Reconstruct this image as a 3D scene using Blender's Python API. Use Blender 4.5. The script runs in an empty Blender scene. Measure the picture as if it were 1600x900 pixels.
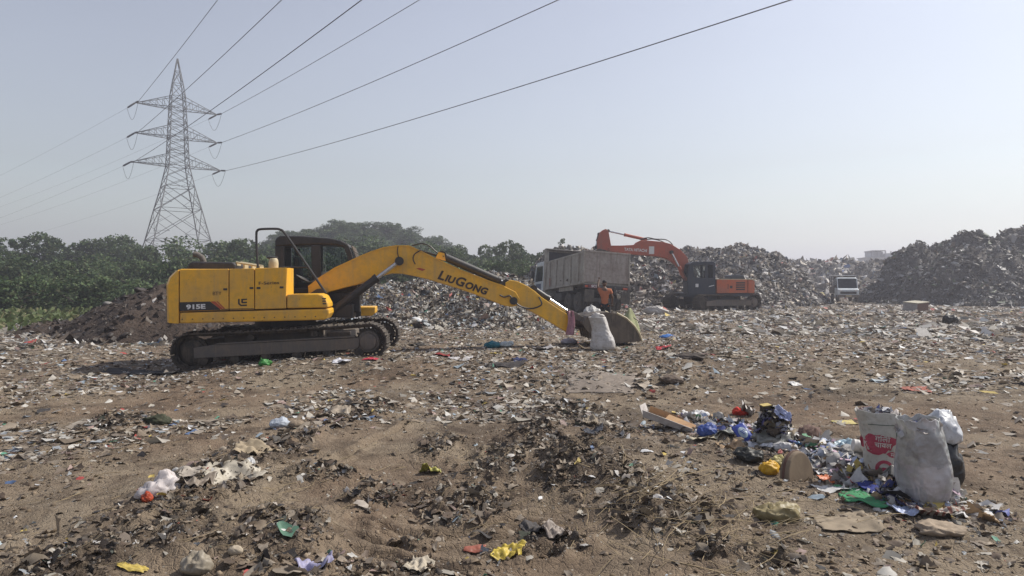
import bpy, bmesh, math, random
import numpy as np
from mathutils import Vector, Matrix, Euler, noise as mnoise
from mathutils.bvhtree import BVHTree

# ------------------------------------------------------------------ camera, sky, sun, exposure
scene = bpy.context.scene
C = scene.collection
R = math.radians
F = 1050.0; HOR = 442.0; EYE = 1.7          # focal length in px of the 1600 px frame, horizon row, eye height

cam_d = bpy.data.cameras.new('camera'); cam = bpy.data.objects.new('camera', cam_d); C.objects.link(cam)
cam.location = (0, 0, EYE); cam.rotation_euler = (R(90), 0, 0)
cam_d.sensor_width = 36; cam_d.lens = F / 1600 * 36; cam_d.shift_y = (HOR - 450) / 1600.0
cam_d.clip_start = 0.05; cam_d.clip_end = 6000
scene.camera = cam

SUN_AZ, SUN_EL = 68.0, 47.0
w = bpy.data.worlds.new('World'); scene.world = w; w.use_nodes = True
nt = w.node_tree; bg = nt.nodes['Background']
sky = nt.nodes.new('ShaderNodeTexSky'); sky.sky_type = 'NISHITA'; sky.sun_disc = False
sky.sun_elevation = R(SUN_EL); sky.sun_rotation = R(SUN_AZ); sky.altitude = 200
sky.air_density = 1.6; sky.dust_density = 1.2; sky.ozone_density = 1.0
hs = nt.nodes.new('ShaderNodeHueSaturation'); hs.inputs['Saturation'].default_value = .46; hs.inputs['Hue'].default_value = .532
nt.links.new(sky.outputs[0], hs.inputs['Color']); tint = nt.nodes.new('ShaderNodeMix'); tint.data_type = 'RGBA'; tint.blend_type = 'MULTIPLY'; tint.inputs[0].default_value = 1; tint.inputs[7].default_value = (.94, .985, 1.03, 1)
tcw = nt.nodes.new('ShaderNodeTexCoord'); nw = nt.nodes.new('ShaderNodeTexNoise'); nw.inputs['Scale'].default_value = 1.6; nw.inputs['Detail'].default_value = 4; mw = nt.nodes.new('ShaderNodeMapping'); mw.inputs['Scale'].default_value = (1, 1, 2.6)
nt.links.new(tcw.outputs['Generated'], mw.inputs[0]); nt.links.new(mw.outputs[0], nw.inputs['Vector']); rw = nt.nodes.new('ShaderNodeMapRange'); rw.inputs['From Min'].default_value = .3; rw.inputs['From Max'].default_value = .7; rw.inputs['To Min'].default_value = .965; rw.inputs['To Max'].default_value = 1.035; nt.links.new(nw.outputs['Fac'], rw.inputs['Value'])
tn2 = nt.nodes.new('ShaderNodeVectorMath'); tn2.operation = 'SCALE'; nt.links.new(hs.outputs[0], tint.inputs[6]); nt.links.new(tint.outputs[2], tn2.inputs[0]); nt.links.new(rw.outputs[0], tn2.inputs['Scale']); nt.links.new(tn2.outputs[0], bg.inputs[0]); bg.inputs[1].default_value = 0.10
sd = bpy.data.lights.new('sun', 'SUN'); sd.energy = 4.7; sd.angle = R(0.9); sd.color = (1.0, 0.94, 0.85)
sun = bpy.data.objects.new('sun', sd); C.objects.link(sun)
sv = Vector((math.sin(R(SUN_AZ)) * math.cos(R(SUN_EL)), math.cos(R(SUN_AZ)) * math.cos(R(SUN_EL)), math.sin(R(SUN_EL))))
sun.rotation_euler = sv.to_track_quat('Z', 'Y').to_euler(); sun.location = sv * 300
scene.view_settings.view_transform = 'Standard'; scene.view_settings.look = 'None'
scene.view_settings.exposure = 0.30; scene.view_settings.gamma = 1.0
scene.cycles.volume_step_rate = 1.0; scene.cycles.max_bounces = 8; scene.cycles.transparent_max_bounces = 12
scene.cycles.volume_bounces = 0

rng = np.random.default_rng(7); random.seed(7)

# ------------------------------------------------------------------ tags
def tag(o, label=None, cat=None, group=None, kind=None):
    if label: o['label'] = label
    if cat: o['category'] = cat
    if group: o['group'] = group
    if kind: o['kind'] = kind
    return o
def empty(name, loc, rot=(0, 0, 0), label=None, cat=None, group=None):
    o = bpy.data.objects.new(name, None); C.objects.link(o); o.location = loc; o.rotation_euler = rot
    o.empty_display_size = 0.2
    return tag(o, label, cat, group)

# ------------------------------------------------------------------ numpy noise
def _h(ix, iy, s):
    n = (ix.astype(np.int64) * 374761393 + iy.astype(np.int64) * 668265263 + s * 974634777) & 0xffffffff
    n = ((n ^ (n >> 13)) * 1274126177) & 0xffffffff
    return ((n ^ (n >> 16)) & 0xffff) / 65535.0
def vn(x, y, s=0):
    ix = np.floor(x); iy = np.floor(y); fx = x - ix; fy = y - iy
    fx = fx * fx * fx * (fx * (fx * 6 - 15) + 10); fy = fy * fy * fy * (fy * (fy * 6 - 15) + 10)
    a = _h(ix, iy, s); b = _h(ix + 1, iy, s); c = _h(ix, iy + 1, s); d = _h(ix + 1, iy + 1, s)
    return (a + (b - a) * fx + (c - a) * fy + (a - b - c + d) * fx * fy) * 2 - 1
def fbm(x, y, s=0, o=4, g=0.5):
    t = 0; a = 1; k = 1
    for i in range(o):
        t = t + a * vn(x * k + 17.3 * i, y * k - 9.1 * i, s + i); a *= g; k *= 2.03
    return t
def ridged(x, y, s=0, o=3):
    t = 0; a = 1; k = 1
    for i in range(o):
        t = t + a * (1 - np.abs(vn(x * k + 5.3 * i, y * k + 3.7 * i, s + i)) * 2); a *= 0.5; k *= 2.1
    return t
def ss(a, b, x):
    t = np.clip((x - a) / (b - a), 0, 1); return t * t * (3 - 2 * t)
def poly_d(x, y, pts):
    d = np.full(np.shape(x), 1e9)
    for (ax, ay), (bx, by) in zip(pts[:-1], pts[1:]):
        ux, uy = bx - ax, by - ay; L = ux * ux + uy * uy
        t = np.clip(((x - ax) * ux + (y - ay) * uy) / L, 0, 1)
        d = np.minimum(d, np.hypot(x - ax - t * ux, y - ay - t * uy))
    return d
def G(px, py, z=0.0):                       # where the ground seen at a pixel of the photo lies
    Y = (EYE - z) * F / (py - HOR); return ((px - 800) / F * Y, Y)

# ------------------------------------------------------------------ terrain
WIND = [  # windrows of dark debris: points, half width, height
    ([G(860, 640), G(835, 690), G(900, 740), G(985, 790), G(1060, 815)], 0.36, 0.11),
    ([G(1000, 700), G(1120, 735), G(1215, 765), G(1330, 800), G(1500, 850)], 0.30, 0.05),
    ([G(600, 640), G(520, 660), G(400, 700), G(310, 745), G(240, 800)], 0.40, 0.09),
    ([G(60, 870), G(240, 850), G(420, 850), G(520, 930)], 0.45, 0.10),
    ([G(600, 910), G(700, 905), G(850, 850)], 0.22, 0.035),
    ([G(560, 770), G(700, 745), G(760, 690)], 0.30, 0.04),
    ([G(1080, 545), G(1010, 610), G(900, 600), G(840, 605)], 0.5, 0.07),
]
PATCH = [(838, 678, 70, 34), (905, 722, 120, 60), (962, 750, 90, 50), (1035, 800, 120, 70), (872, 838, 100, 34), (722, 772, 120, 44), (785, 715, 70, 30), (648, 832, 60, 24), (590, 884, 120, 30), (430, 702, 90, 40),
         (560, 642, 90, 24), (335, 752, 110, 60), (250, 835, 190, 60), (430, 842, 120, 60), (582, 765, 60, 36), (130, 880, 150, 60), (1225, 880, 60, 24), (905, 640, 90, 24), (960, 672, 50, 20), (1085, 560, 60, 20), (690, 690, 60, 24), (500, 740, 90, 20), (180, 660, 70, 20), (1180, 700, 110, 40), (1130, 860, 90, 20)]
PW = []
for _px, _py, _pw, _ph in PATCH:
    _x, _y = G(_px, _py, .02); PW.append((_x, _y, _pw / F * _y / 2 * 1.2, _ph * _y * _y / 1785 / 2 * 1.35))
def patch_w(x, y):
    n = .28 * fbm(x * 2.3 + 3, y * 2.3, 201, 3); t = np.zeros(np.shape(x))
    for a_, b_, c_, d_ in PW: q = ((x - a_) / c_) ** 2 + ((y - b_) / d_) ** 2; t = np.maximum(t, np.exp(-.8 * q * q / (1 + q * .3)))
    return np.clip(t + n * (t > .02), 0, 1)
def wind_w(x, y):
    t = 0
    for k, (p, hw, h) in enumerate(WIND):
        d = poly_d(x, y, p) / hw
        t = np.maximum(t, np.exp(-d * d) * (.5 if k != 1 else .25))
    return np.maximum(t, patch_w(x, y))
RUTS = [[G(300, 800), G(420, 770), G(560, 700), G(640, 660)], [G(560, 835), G(640, 850), G(740, 838), G(840, 810)], [G(600, 812), G(690, 822), G(790, 800), G(880, 780)],
        [G(560, 860), G(700, 878), G(860, 862)]]
def H(x, y, fine=True):
    x = np.asarray(x, float); y = np.asarray(y, float); r = np.hypot(x, y)
    z = 0.25 * ss(-7.2, -3.0, x) * ss(9.5, 13, y) * (1 - 0.6 * ss(24, 40, y))
    z = z + 0.12 * fbm(x / 9 + 3, y / 9, 1, 2) * ss(5, 16, r) * (1 - .6 * ss(9, 12, y) * (1 - ss(18, 24, y)) * ss(-9, -7, x) * (1 - ss(3, 5, x)))
    z = z + 0.30 * fbm(x / 60 + 3, y / 60, 5, 2) * ss(40, 120, r)
    z = z - .26 * np.exp(-(((x - 3.0) / 2.0) ** 2 + ((y - 39.2) / 2.2) ** 2))
    nearf = 1 - ss(14, 40, r)
    z = z + nearf * 0.035 * fbm(x / 1.6, y / 1.6, 11, 3)
    z = z - 0.10 * np.exp(-(((x + .55) / .85) ** 2 + ((y - 5.2) / 1.1) ** 2))
    for k, (p, hw, h) in enumerate(WIND):
        d = poly_d(x, y, p) / hw
        z = z + .7 * h * np.exp(-d * d) * (0.75 + 0.6 * fbm(x * 2.2, y * 2.2, 31 + k, 2))
    for k, p in enumerate(RUTS):
        d = poly_d(x + .03 * vn(x * 5, y * 5, 301 + k), y + .03 * vn(x * 5, y * 5, 311 + k), p) / 0.05
        z = z - 0.045 * np.exp(-d * d) + 0.028 * np.exp(-((d - 1.8) ** 2))
    if fine:
        ww = wind_w(x, y); f2 = 1 - ss(9, 26, r); z = z + .045 * patch_w(x, y) * (.5 + .8 * ridged(x * 4.5, y * 4.5, 211, 2))
        rough = 0.35 + 1.5 * ww + 0.7 * ss(.1, .7, fbm(x / 1.1 + 9, y / 1.1, 51, 3))
        z = z + f2 * rough * (0.016 * ridged(x * 2.6, y * 2.6, 61, 3) + 0.011 * fbm(x * 7, y * 11, 71, 3) + 0.004 * ridged(x * 19, y * 19, 81, 2))
    return z
def Hs(x, y): return float(H(np.array([x]), np.array([y]))[0])
def GP(px, py):
    z = 0.0
    for _ in range(7):
        x, y = G(px, py, z); z = 0.5 * z + 0.5 * Hs(x, y)
    x, y = G(px, py, z); return x, y, Hs(x, y)

# ------------------------------------------------------------------ fast meshes
def np_mesh(name, verts, faces, mat=None, col=None, smooth=False, parent=None, uv=None):
    me = bpy.data.meshes.new(name); n = len(faces); k = faces.shape[1]
    me.vertices.add(len(verts)); me.vertices.foreach_set('co', np.ascontiguousarray(verts, dtype=np.float32).ravel())
    me.loops.add(n * k); me.loops.foreach_set('vertex_index', np.ascontiguousarray(faces, dtype=np.int32).ravel())
    me.polygons.add(n); me.polygons.foreach_set('loop_start', np.arange(0, n * k, k, dtype=np.int32))
    if smooth: me.polygons.foreach_set('use_smooth', np.ones(n, bool))
    if col is not None:
        a = me.color_attributes.new('col', 'FLOAT_COLOR', 'POINT')
        c4 = np.ones((len(verts), 4), np.float32); c4[:, :3] = col
        a.data.foreach_set('color', c4.ravel())
    me.update(calc_edges=True)
    if mat: me.materials.append(mat)
    o = bpy.data.objects.new(name, me); C.objects.link(o)
    if parent: o.parent = parent
    return o

class MB:
    """collects simple solids, then links them as one mesh object"""
    def __init__(s, M=None): s.v = []; s.f = []; s.M = M or Matrix()
    def add(s, vs, fs):
        n = len(s.v); s.v += [tuple(s.M @ Vector(v)) for v in vs]; s.f += [tuple(i + n for i in f) for f in fs]
    def box(s, x0, x1, y0, y1, z0, z1):
        v = [(x0, y0, z0), (x1, y0, z0), (x1, y1, z0), (x0, y1, z0), (x0, y0, z1), (x1, y0, z1), (x1, y1, z1), (x0, y1, z1)]
        s.add(v, [(0, 3, 2, 1), (4, 5, 6, 7), (0, 1, 5, 4), (1, 2, 6, 5), (2, 3, 7, 6), (3, 0, 4, 7)])
    def prism(s, prof, y0, y1):              # prof in x,z ; extruded along y
        n = len(prof); A = sum(prof[i][0] * prof[(i + 1) % n][1] - prof[(i + 1) % n][0] * prof[i][1] for i in range(n))
        if A < 0: prof = prof[::-1]
        v = [(x, y0, z) for x, z in prof] + [(x, y1, z) for x, z in prof]
        f = [tuple(range(n)), tuple(range(2 * n - 1, n - 1, -1))]
        f += [(i, i + n, (i + 1) % n + n, (i + 1) % n) for i in range(n)]
        s.add(v, f)
    def tube(s, pts, r, n=8, r2=None, caps=True):
        pts = [Vector(p) for p in pts]; v = []; f = []; m = len(pts)
        up = Vector((0, 0, 1)); prev = None
        for i, p in enumerate(pts):
            t = (pts[min(i + 1, m - 1)] - pts[max(i - 1, 0)]).normalized()
            if prev is None:
                a = t.cross(up if abs(t.z) < .9 else Vector((1, 0, 0))).normalized()
            else:
                a = (prev - t * prev.dot(t)).normalized()
            prev = a; b = t.cross(a)
            rr = r if r2 is None else r + (r2 - r) * i / (m - 1)
            for k in range(n):
                an = 2 * math.pi * (k + .5) / n; v.append(p + a * rr * math.cos(an) + b * rr * math.sin(an))
        for i in range(m - 1):
            for k in range(n):
                k2 = (k + 1) % n; f.append((i * n + k, i * n + k2, (i + 1) * n + k2, (i + 1) * n + k))
        if caps: f.append(tuple(range(n - 1, -1, -1))); f.append(tuple((m - 1) * n + k for k in range(n)))
        s.add(v, f)
    def cyl(s, p0, p1, r, n=16, r2=None): s.tube([p0, p1], r, n, r2)
    def lathe(s, prof, c, axis='y', n=28):   # prof: (radius, offset along axis)
        v = []; f = []; m = len(prof)
        for rr, t in prof:
            for k in range(n):
                a = 2 * math.pi * k / n; ca, sa = rr * math.cos(a), rr * math.sin(a)
                v.append((c[0] + ca, c[1] + t, c[2] + sa) if axis == 'y' else (c[0] + ca, c[1] + sa, c[2] + t) if axis == 'z' else (c[0] + t, c[1] + ca, c[2] + sa))
        for i in range(m - 1):
            for k in range(n):
                k2 = (k + 1) % n; f.append((i * n + k, (i + 1) * n + k, (i + 1) * n + k2, i * n + k2))
        f.append(tuple(range(n))); f.append(tuple((m - 1) * n + k for k in range(n - 1, -1, -1)))
        s.add(v, f)
    def build(s, name, mat, parent=None, bevel=0, smooth=False, seg=2):
        me = bpy.data.meshes.new(name); me.from_pydata(s.v, [], s.f); me.update()
        bm = bmesh.new(); bm.from_mesh(me); bmesh.ops.recalc_face_normals(bm, faces=bm.faces); bm.to_mesh(me); bm.free()
        me.materials.append(mat)
        o = bpy.data.objects.new(name, me); C.objects.link(o)
        if parent: o.parent = parent
        if smooth:
            me.polygons.foreach_set('use_smooth', np.ones(len(me.polygons), bool))
            try: me.set_sharp_from_angle(angle=R(38))
            except Exception: pass
        if bevel:
            b = o.modifiers.new('bevel', 'BEVEL'); b.width = bevel; b.segments = seg; b.limit_method = 'ANGLE'; b.angle_limit = R(35)
        return o

# ------------------------------------------------------------------ materials
def nodes(name):
    m = bpy.data.materials.new(name); m.use_nodes = True; t = m.node_tree
    return m, t, t.nodes['Principled BSDF'], t.links
def mixrgb(t, a, b, fac, mode='MIX'):
    n = t.nodes.new('ShaderNodeMix'); n.data_type = 'RGBA'; n.blend_type = mode
    for sock, val in ((n.inputs[6], a), (n.inputs[7], b), (n.inputs[0], fac)):
        if isinstance(val, (tuple, list)): sock.default_value = (*val[:3], 1)
        elif isinstance(val, (int, float)): sock.default_value = val
        else: t.links.new(val, sock)
    return n.outputs[2]
def noisen(t, scale, detail=5, rough=.55, vec=None, dist=0.0):
    n = t.nodes.new('ShaderNodeTexNoise'); n.inputs['Scale'].default_value = scale; n.inputs['Detail'].default_value = detail
    n.inputs['Roughness'].default_value = rough; n.inputs['Distortion'].default_value = dist
    if vec is None:
        tc = t.nodes.new('ShaderNodeTexCoord'); vec = tc.outputs['Object']
    t.links.new(vec, n.inputs['Vector']); return n.outputs['Fac']
def ramp(t, fac, stops):
    n = t.nodes.new('ShaderNodeValToRGB'); e = n.color_ramp.elements
    while len(e) < len(stops): e.new(0.5)
    for i, (p, c) in enumerate(stops):
        e[i].position = p; e[i].color = (c, c, c, 1) if isinstance(c, (int, float)) else (*c, 1)
    t.links.new(fac, n.inputs[0]); return n.outputs[0]
def bump(t, P, fac, strength, dist):
    b = t.nodes.new('ShaderNodeBump'); b.inputs['Strength'].default_value = strength; b.inputs['Distance'].default_value = dist
    t.links.new(fac, b.inputs['Height']); t.links.new(b.outputs[0], P.inputs['Normal'])
def paint(name, col, dirt=(.13, .10, .075), amt=.5, rough=.5, scale=2.5, metal=0.0, bmp=.15, spec=.5):
    """painted or bare surface with dust and grime blotches"""
    m, t, P, L = nodes(name)
    n1 = noisen(t, scale, 8, .65, dist=.4); n2 = noisen(t, scale * 7, 5, .6)
    tcz = t.nodes.new('ShaderNodeTexCoord'); mz = t.nodes.new('ShaderNodeMapping'); mz.inputs['Scale'].default_value = (1, 1, .12); L.new(tcz.outputs['Object'], mz.inputs[0]); n3 = noisen(t, scale * 6, 5, .65, mz.outputs[0]); n4 = noisen(t, scale * 22, 3, .6)
    f = ramp(t, n1, [(.40, 0.0), (.72, amt)]); g = ramp(t, n2, [(.45, 0), (.75, amt * .6)])
    c = mixrgb(t, col, dirt, f); c = mixrgb(t, c, tuple(x * .55 for x in dirt), g)
    c = mixrgb(t, c, dirt, ramp(t, n3, [(.50, 0), (.70, amt * .9)])); c = mixrgb(t, c, tuple(x * .35 for x in dirt), ramp(t, n4, [(.66, 0), (.72, amt)]))
    L.new(c, P.inputs['Base Color']); P.inputs['Roughness'].default_value = rough; P.inputs['Metallic'].default_value = metal
    P.inputs['Specular IOR Level'].default_value = spec
    bump(t, P, n2, bmp, .01); return m
def attr_mat(name, rough=.7, sheen=0, trans=0.0, spec=.35, vary=.25):
    m, t, P, L = nodes(name)
    a = t.nodes.new('ShaderNodeAttribute'); a.attribute_name = 'col'
    n = noisen(t, 22, 4, .6); f = ramp(t, n, [(.35, 1 - vary), (.7, 1.0)])
    c = mixrgb(t, a.outputs['Color'], f, 1.0, 'MULTIPLY')
    L.new(c, P.inputs['Base Color']); P.inputs['Roughness'].default_value = rough; P.inputs['Specular IOR Level'].default_value = spec
    if trans:
        tr = t.nodes.new('ShaderNodeBsdfTranslucent'); L.new(c, tr.inputs[0]); mx = t.nodes.new('ShaderNodeMixShader'); mx.inputs[0].default_value = trans
        out = t.nodes['Material Output']; L.new(P.outputs[0], mx.inputs[1]); L.new(tr.outputs[0], mx.inputs[2]); L.new(mx.outputs[0], out.inputs[0])
    return m
def glass(name, tint=(.5, .55, .55), a=.35):
    m, t, P, L = nodes(name)
    P.inputs['Base Color'].default_value = (.02, .025, .03, 1); P.inputs['Roughness'].default_value = .12
    tr = t.nodes.new('ShaderNodeBsdfTransparent'); tr.inputs[0].default_value = (*tint, 1)
    mx = t.nodes.new('ShaderNodeMixShader'); mx.inputs[0].default_value = a
    L.new(tr.outputs[0], mx.inputs[1]); L.new(P.outputs[0], mx.inputs[2]); L.new(mx.outputs[0], t.nodes['Material Output'].inputs[0])
    return m

# ground
def ground_mat():
    m, t, P, L = nodes('ground_soil')
    tc = t.nodes.new('ShaderNodeTexCoord'); v = tc.outputs['Object']
    a = noisen(t, .35, 6, .6, v, .6); b = noisen(t, 1.7, 8, .65, v, .8); c = noisen(t, 9, 6, .65, v); d = noisen(t, 60, 4, .6, v)
    dry = (.232, .186, .134); red = (.165, .114, .078); dark = (.070, .050, .036); pale = (.31, .255, .19)
    col = mixrgb(t, dry, red, ramp(t, a, [(.42, 0), (.62, .85)]))
    col = mixrgb(t, col, dark, ramp(t, b, [(.47, 0), (.66, .85)]))
    col = mixrgb(t, col, pale, ramp(t, c, [(.56, 0), (.74, .55)]))
    col = mixrgb(t, col, dark, ramp(t, c, [(.28, .6), (.42, 0)]))
    at_ = t.nodes.new('ShaderNodeAttribute'); at_.attribute_name = 'col'
    e_ = noisen(t, 24, 6, .7, v, .5); wf = t.nodes.new('ShaderNodeMath'); wf.operation = 'MULTIPLY'; L.new(at_.outputs['Fac'], wf.inputs[0]); L.new(ramp(t, e_, [(.30, .15), (.55, 1)]), wf.inputs[1])
    col = mixrgb(t, col, (.062, .047, .036), wf.outputs[0])
    # trodden in specks of paper and plastic
    mp = t.nodes.new('ShaderNodeMapping'); L.new(v, mp.inputs[0])
    vo = t.nodes.new('ShaderNodeTexVoronoi'); vo.inputs['Scale'].default_value = 27; L.new(mp.outputs[0], vo.inputs['Vector'])
    spk = ramp(t, vo.outputs['Distance'], [(.16, 1), (.24, 0)])
    sel = t.nodes.new('ShaderNodeSeparateColor'); L.new(vo.outputs['Color'], sel.inputs[0])
    on = ramp(t, sel.outputs[0], [(.74, 0), (.78, .6)])
    mul = mixrgb(t, spk, on, 1.0, 'MULTIPLY')
    sc = mixrgb(t, (.42, .40, .36), (.06, .05, .045), ramp(t, sel.outputs[1], [(.45, 0), (.55, 1)]))
    col = mixrgb(t, col, sc, mul)
    L.new(col, P.inputs['Base Color']); P.inputs['Roughness'].default_value = .95; P.inputs['Specular IOR Level'].default_value = .15
    bsum = t.nodes.new('ShaderNodeMath'); bsum.operation = 'ADD'; L.new(c, bsum.inputs[0]); L.new(d, bsum.inputs[1])
    vc = t.nodes.new('ShaderNodeTexVoronoi'); vc.feature = 'DISTANCE_TO_EDGE'; vc.inputs['Scale'].default_value = 17; L.new(v, vc.inputs['Vector']); cr = ramp(t, vc.outputs['Distance'], [(0, 0), (.10, 1)])
    b2 = t.nodes.new('ShaderNodeMath'); b2.operation = 'MULTIPLY_ADD'; b2.inputs[1].default_value = .30; L.new(cr, b2.inputs[0]); L.new(bsum.outputs[0], b2.inputs[2])
    bump(t, P, b2.outputs[0], .75, .035); return m

def heap_mat(name, base, base2, speck):
    m, t, P, L = nodes(name)
    b = noisen(t, 1.2, 7, .65, None, .6); c = noisen(t, 7, 6, .7); d = noisen(t, 28, 5, .7)
    col = mixrgb(t, base, base2, ramp(t, b, [(.40, 0), (.62, 1)]))
    col = mixrgb(t, col, tuple(x * .4 for x in base), ramp(t, c, [(.5, 0), (.68, .8)]))
    col = mixrgb(t, col, speck, ramp(t, d, [(.55, 0), (.68, .7)]))
    L.new(col, P.inputs['Base Color']); P.inputs['Roughness'].default_value = .95; P.inputs['Specular IOR Level'].default_value = .15
    bump(t, P, c, .8, .15); return m

M_ground = ground_mat()
M_litter = attr_mat('litter_scraps', .6, trans=.12)
M_clod = attr_mat('soil_clods', .95, spec=.1, vary=.45)
M_leaf = attr_mat('leaves', .65, trans=.25, spec=.25)
M_straw = attr_mat('straw', .8, spec=.2)
# ------------------------------------------------------------------ ground sheet (dense where the photograph looks)
def build_ground():
    az = np.concatenate([np.arange(-180, -56, 4.0), np.arange(-56, -42, .5), np.arange(-42, 42, .085), np.arange(42, 56, .5), np.arange(56, 180, 4.0)])
    rr = [0.25, .8, 1.4, 2.0, 2.6, 3.0]
    while rr[-1] < 30: rr.append(rr[-1] * 1.0052)
    while rr[-1] < 1600: rr.append(rr[-1] * 1.035)
    rr = np.array(rr); A, RR = np.meshgrid(np.radians(az), rr)
    x = RR * np.sin(A); y = RR * np.cos(A); z = H(x, y)
    n, m = x.shape
    V = np.stack([x.ravel(), y.ravel(), z.ravel()], 1)
    V = np.vstack([V, [[0, 0, float(H(np.array([0.]), np.array([0.]))[0])]]])
    i = np.arange(n - 1)[:, None] * m; j = np.arange(m)[None, :]; j2 = (j + 1) % m
    f = np.stack([(i + j), (i + j2), (i + m + j2), (i + m + j)], -1).reshape(-1, 4)
    f = f[:, ::-1]
    dk = np.clip(.95 * ss(.15, .9, wind_w(x, y) * (.7 + .6 * fbm(x * 1.8, y * 1.8, 141, 4))) + .55 * ss(.25, .8, fbm(x / 1.5, y / 1.1, 151, 4)), 0, .9) * (1 - ss(12, 25, np.hypot(x, y)))
    for px_, py_, w_, h_, a_ in ((690, 785, 330, 150, .5), (950, 735, 270, 180, .55), (330, 800, 420, 150, .35), (700, 660, 400, 60, .25), (1100, 850, 300, 90, .3)):
        gx, gy = G(px_, py_); sx_ = w_ / F * gy / 2; sy_ = h_ * gy * gy / 1785 / 2; q_ = ((x - gx) / sx_) ** 2 + ((y - gy) / sy_) ** 2
        dk = np.maximum(dk, a_ * np.exp(-q_ * .9) * (.55 + .9 * fbm(x * 1.5, y * 2.4, 161, 4)).clip(0, 1.4))
    dk = np.append(dk.clip(0, .92).ravel(), 0.)
    o = np_mesh('ground', V, f, M_ground, np.repeat(dk[:, None], 3, 1), smooth=True)
    return tag(o, 'brown trodden soil of the dump ground', None, None, 'structure')
build_ground()

# ------------------------------------------------------------------ scattered pieces
def crumple_proto(n, amp, seed, rag=.25):
    r = np.random.default_rng(seed); g = np.linspace(-.5, .5, n); X, Y = np.meshgrid(g, g)
    X = X + r.normal(0, rag / n, X.shape); Y = Y + r.normal(0, rag / n, X.shape)
    Z = np.zeros_like(X)
    for _ in range(5):
        a = r.uniform(0, math.pi); c = r.uniform(-.35, .35); Z += amp * r.uniform(.2, 1) * np.abs(X * math.cos(a) + Y * math.sin(a) - c) * r.choice([-1, 1])
    Z += r.normal(0, amp * .12, X.shape); Z -= Z.mean()
    th = np.arctan2(Y, X); rad = 1 - .30 * (np.abs(np.cos(2 * th)) < .5) * r.uniform(.2, 1); X *= rad; Y *= rad
    V = np.stack([X, Y, Z], -1).reshape(-1, 3)
    i = np.arange(n - 1)[:, None] * n; j = np.arange(n - 1)[None, :]
    f = np.stack([i + j, i + j + 1, i + n + j + 1, i + n + j], -1).reshape(-1, 4)
    return V, f
def clod_proto(seed, sub=2):
    bm = bmesh.new(); bmesh.ops.create_icosphere(bm, subdivisions=sub, radius=.5)
    off = Vector((seed * 3.1, seed * 1.7, 0))
    for v in bm.verts:
        k = 1 + .35 * mnoise.noise(v.co * 2.2 + off) + .22 * mnoise.noise(v.co * 6 + off); v.co *= k; v.co.z *= .7
    V = np.array([v.co[:] for v in bm.verts]); f = np.array([[v.index for v in q.verts] for q in bm.faces]); bm.free(); return V, f
def rotm(yaw, tx, ty):
    n = len(yaw); c, s = np.cos(yaw), np.sin(yaw); Z = np.zeros((n, 3, 3))
    Z[:, 0, 0] = c; Z[:, 0, 1] = -s; Z[:, 1, 0] = s; Z[:, 1, 1] = c; Z[:, 2, 2] = 1
    X = np.zeros((n, 3, 3)); X[:, 0, 0] = 1; c, s = np.cos(tx), np.sin(tx); X[:, 1, 1] = c; X[:, 1, 2] = -s; X[:, 2, 1] = s; X[:, 2, 2] = c
    Y = np.zeros((n, 3, 3)); Y[:, 1, 1] = 1; c, s = np.cos(ty), np.sin(ty); Y[:, 0, 0] = c; Y[:, 0, 2] = s; Y[:, 2, 0] = -s; Y[:, 2, 2] = c
    return X @ Y @ Z
def scatter(name, protos, pos, scl, col, mat, tilt=.3, nrm=None, smooth=False, parent=None, rg=rng):
    N = len(pos); k = rg.integers(0, len(protos), N)
    Rm = rotm(rg.uniform(0, 6.283, N), rg.normal(0, tilt, N), rg.normal(0, tilt, N))
    if nrm is not None:                      # lean with the slope
        up = nrm / np.linalg.norm(nrm, axis=1, keepdims=True); a = np.cross(up, np.tile([0.13, 1, 0], (N, 1))); a /= np.linalg.norm(a, axis=1, keepdims=True)
        b = np.cross(up, a); B = np.stack([a, b, up], -1); Rm = B @ Rm
    VV = []; FF = []; CC = []; off = 0
    for q, (V, f) in enumerate(protos):
        idx = np.where(k == q)[0]
        if not len(idx): continue
        P = V[None] * scl[idx][:, None, :]; P = np.einsum('nij,nvj->nvi', Rm[idx], P) + pos[idx][:, None, :]
        VV.append(P.reshape(-1, 3)); CC.append(np.repeat(col[idx], len(V), 0))
        FF.append((f[None] + (np.arange(len(idx)) * len(V))[:, None, None] + off).reshape(-1, f.shape[1])); off += len(idx) * len(V)
    return np_mesh(name, np.vstack(VV), np.vstack(FF), mat, np.vstack(CC), smooth, parent)

PAL_PALE = [((.50, .48, .44), 4), ((.36, .33, .28), 6), ((.26, .215, .165), 7), ((.19, .155, .12), 6), ((.11, .085, .065), 5), ((.045, .04, .038), 3),
            ((.62, .62, .62), 1.6), ((.30, .32, .34), 2), ((.33, .24, .21), 1.2), ((.10, .16, .30), .25), ((.38, .07, .06), .25), ((.09, .25, .17), .2), ((.55, .42, .12), .25), ((.35, .42, .47), .7)]
PAL_NEAR = [(c, w * (.45 if i in (0, 6, 7) else 1)) for i, (c, w) in enumerate(PAL_PALE)] + [((.22, .17, .12), 14), ((.15, .11, .08), 9), ((.09, .065, .045), 5)]
PAL_FAR = [(c, w * (.4 if max(c) < .06 else 1)) for c, w in PAL_PALE] + [((.56, .53, .49), 8), ((.40, .37, .33), 6)]
PAL_MIDG = [(c, w * (.4 if max(c) < .06 else 1)) for c, w in PAL_PALE] + [((.24, .19, .14), 7), ((.14, .105, .075), 4), ((.50, .46, .40), 5), ((.36, .31, .25), 5)]
PAL_DARK = [((.055, .047, .04), 5), ((.09, .073, .056), 6), ((.15, .12, .09), 6), ((.23, .185, .14), 5), ((.40, .38, .35), .9), ((.17, .17, .17), 1.5), ((.5, .5, .5), .3)]
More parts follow.
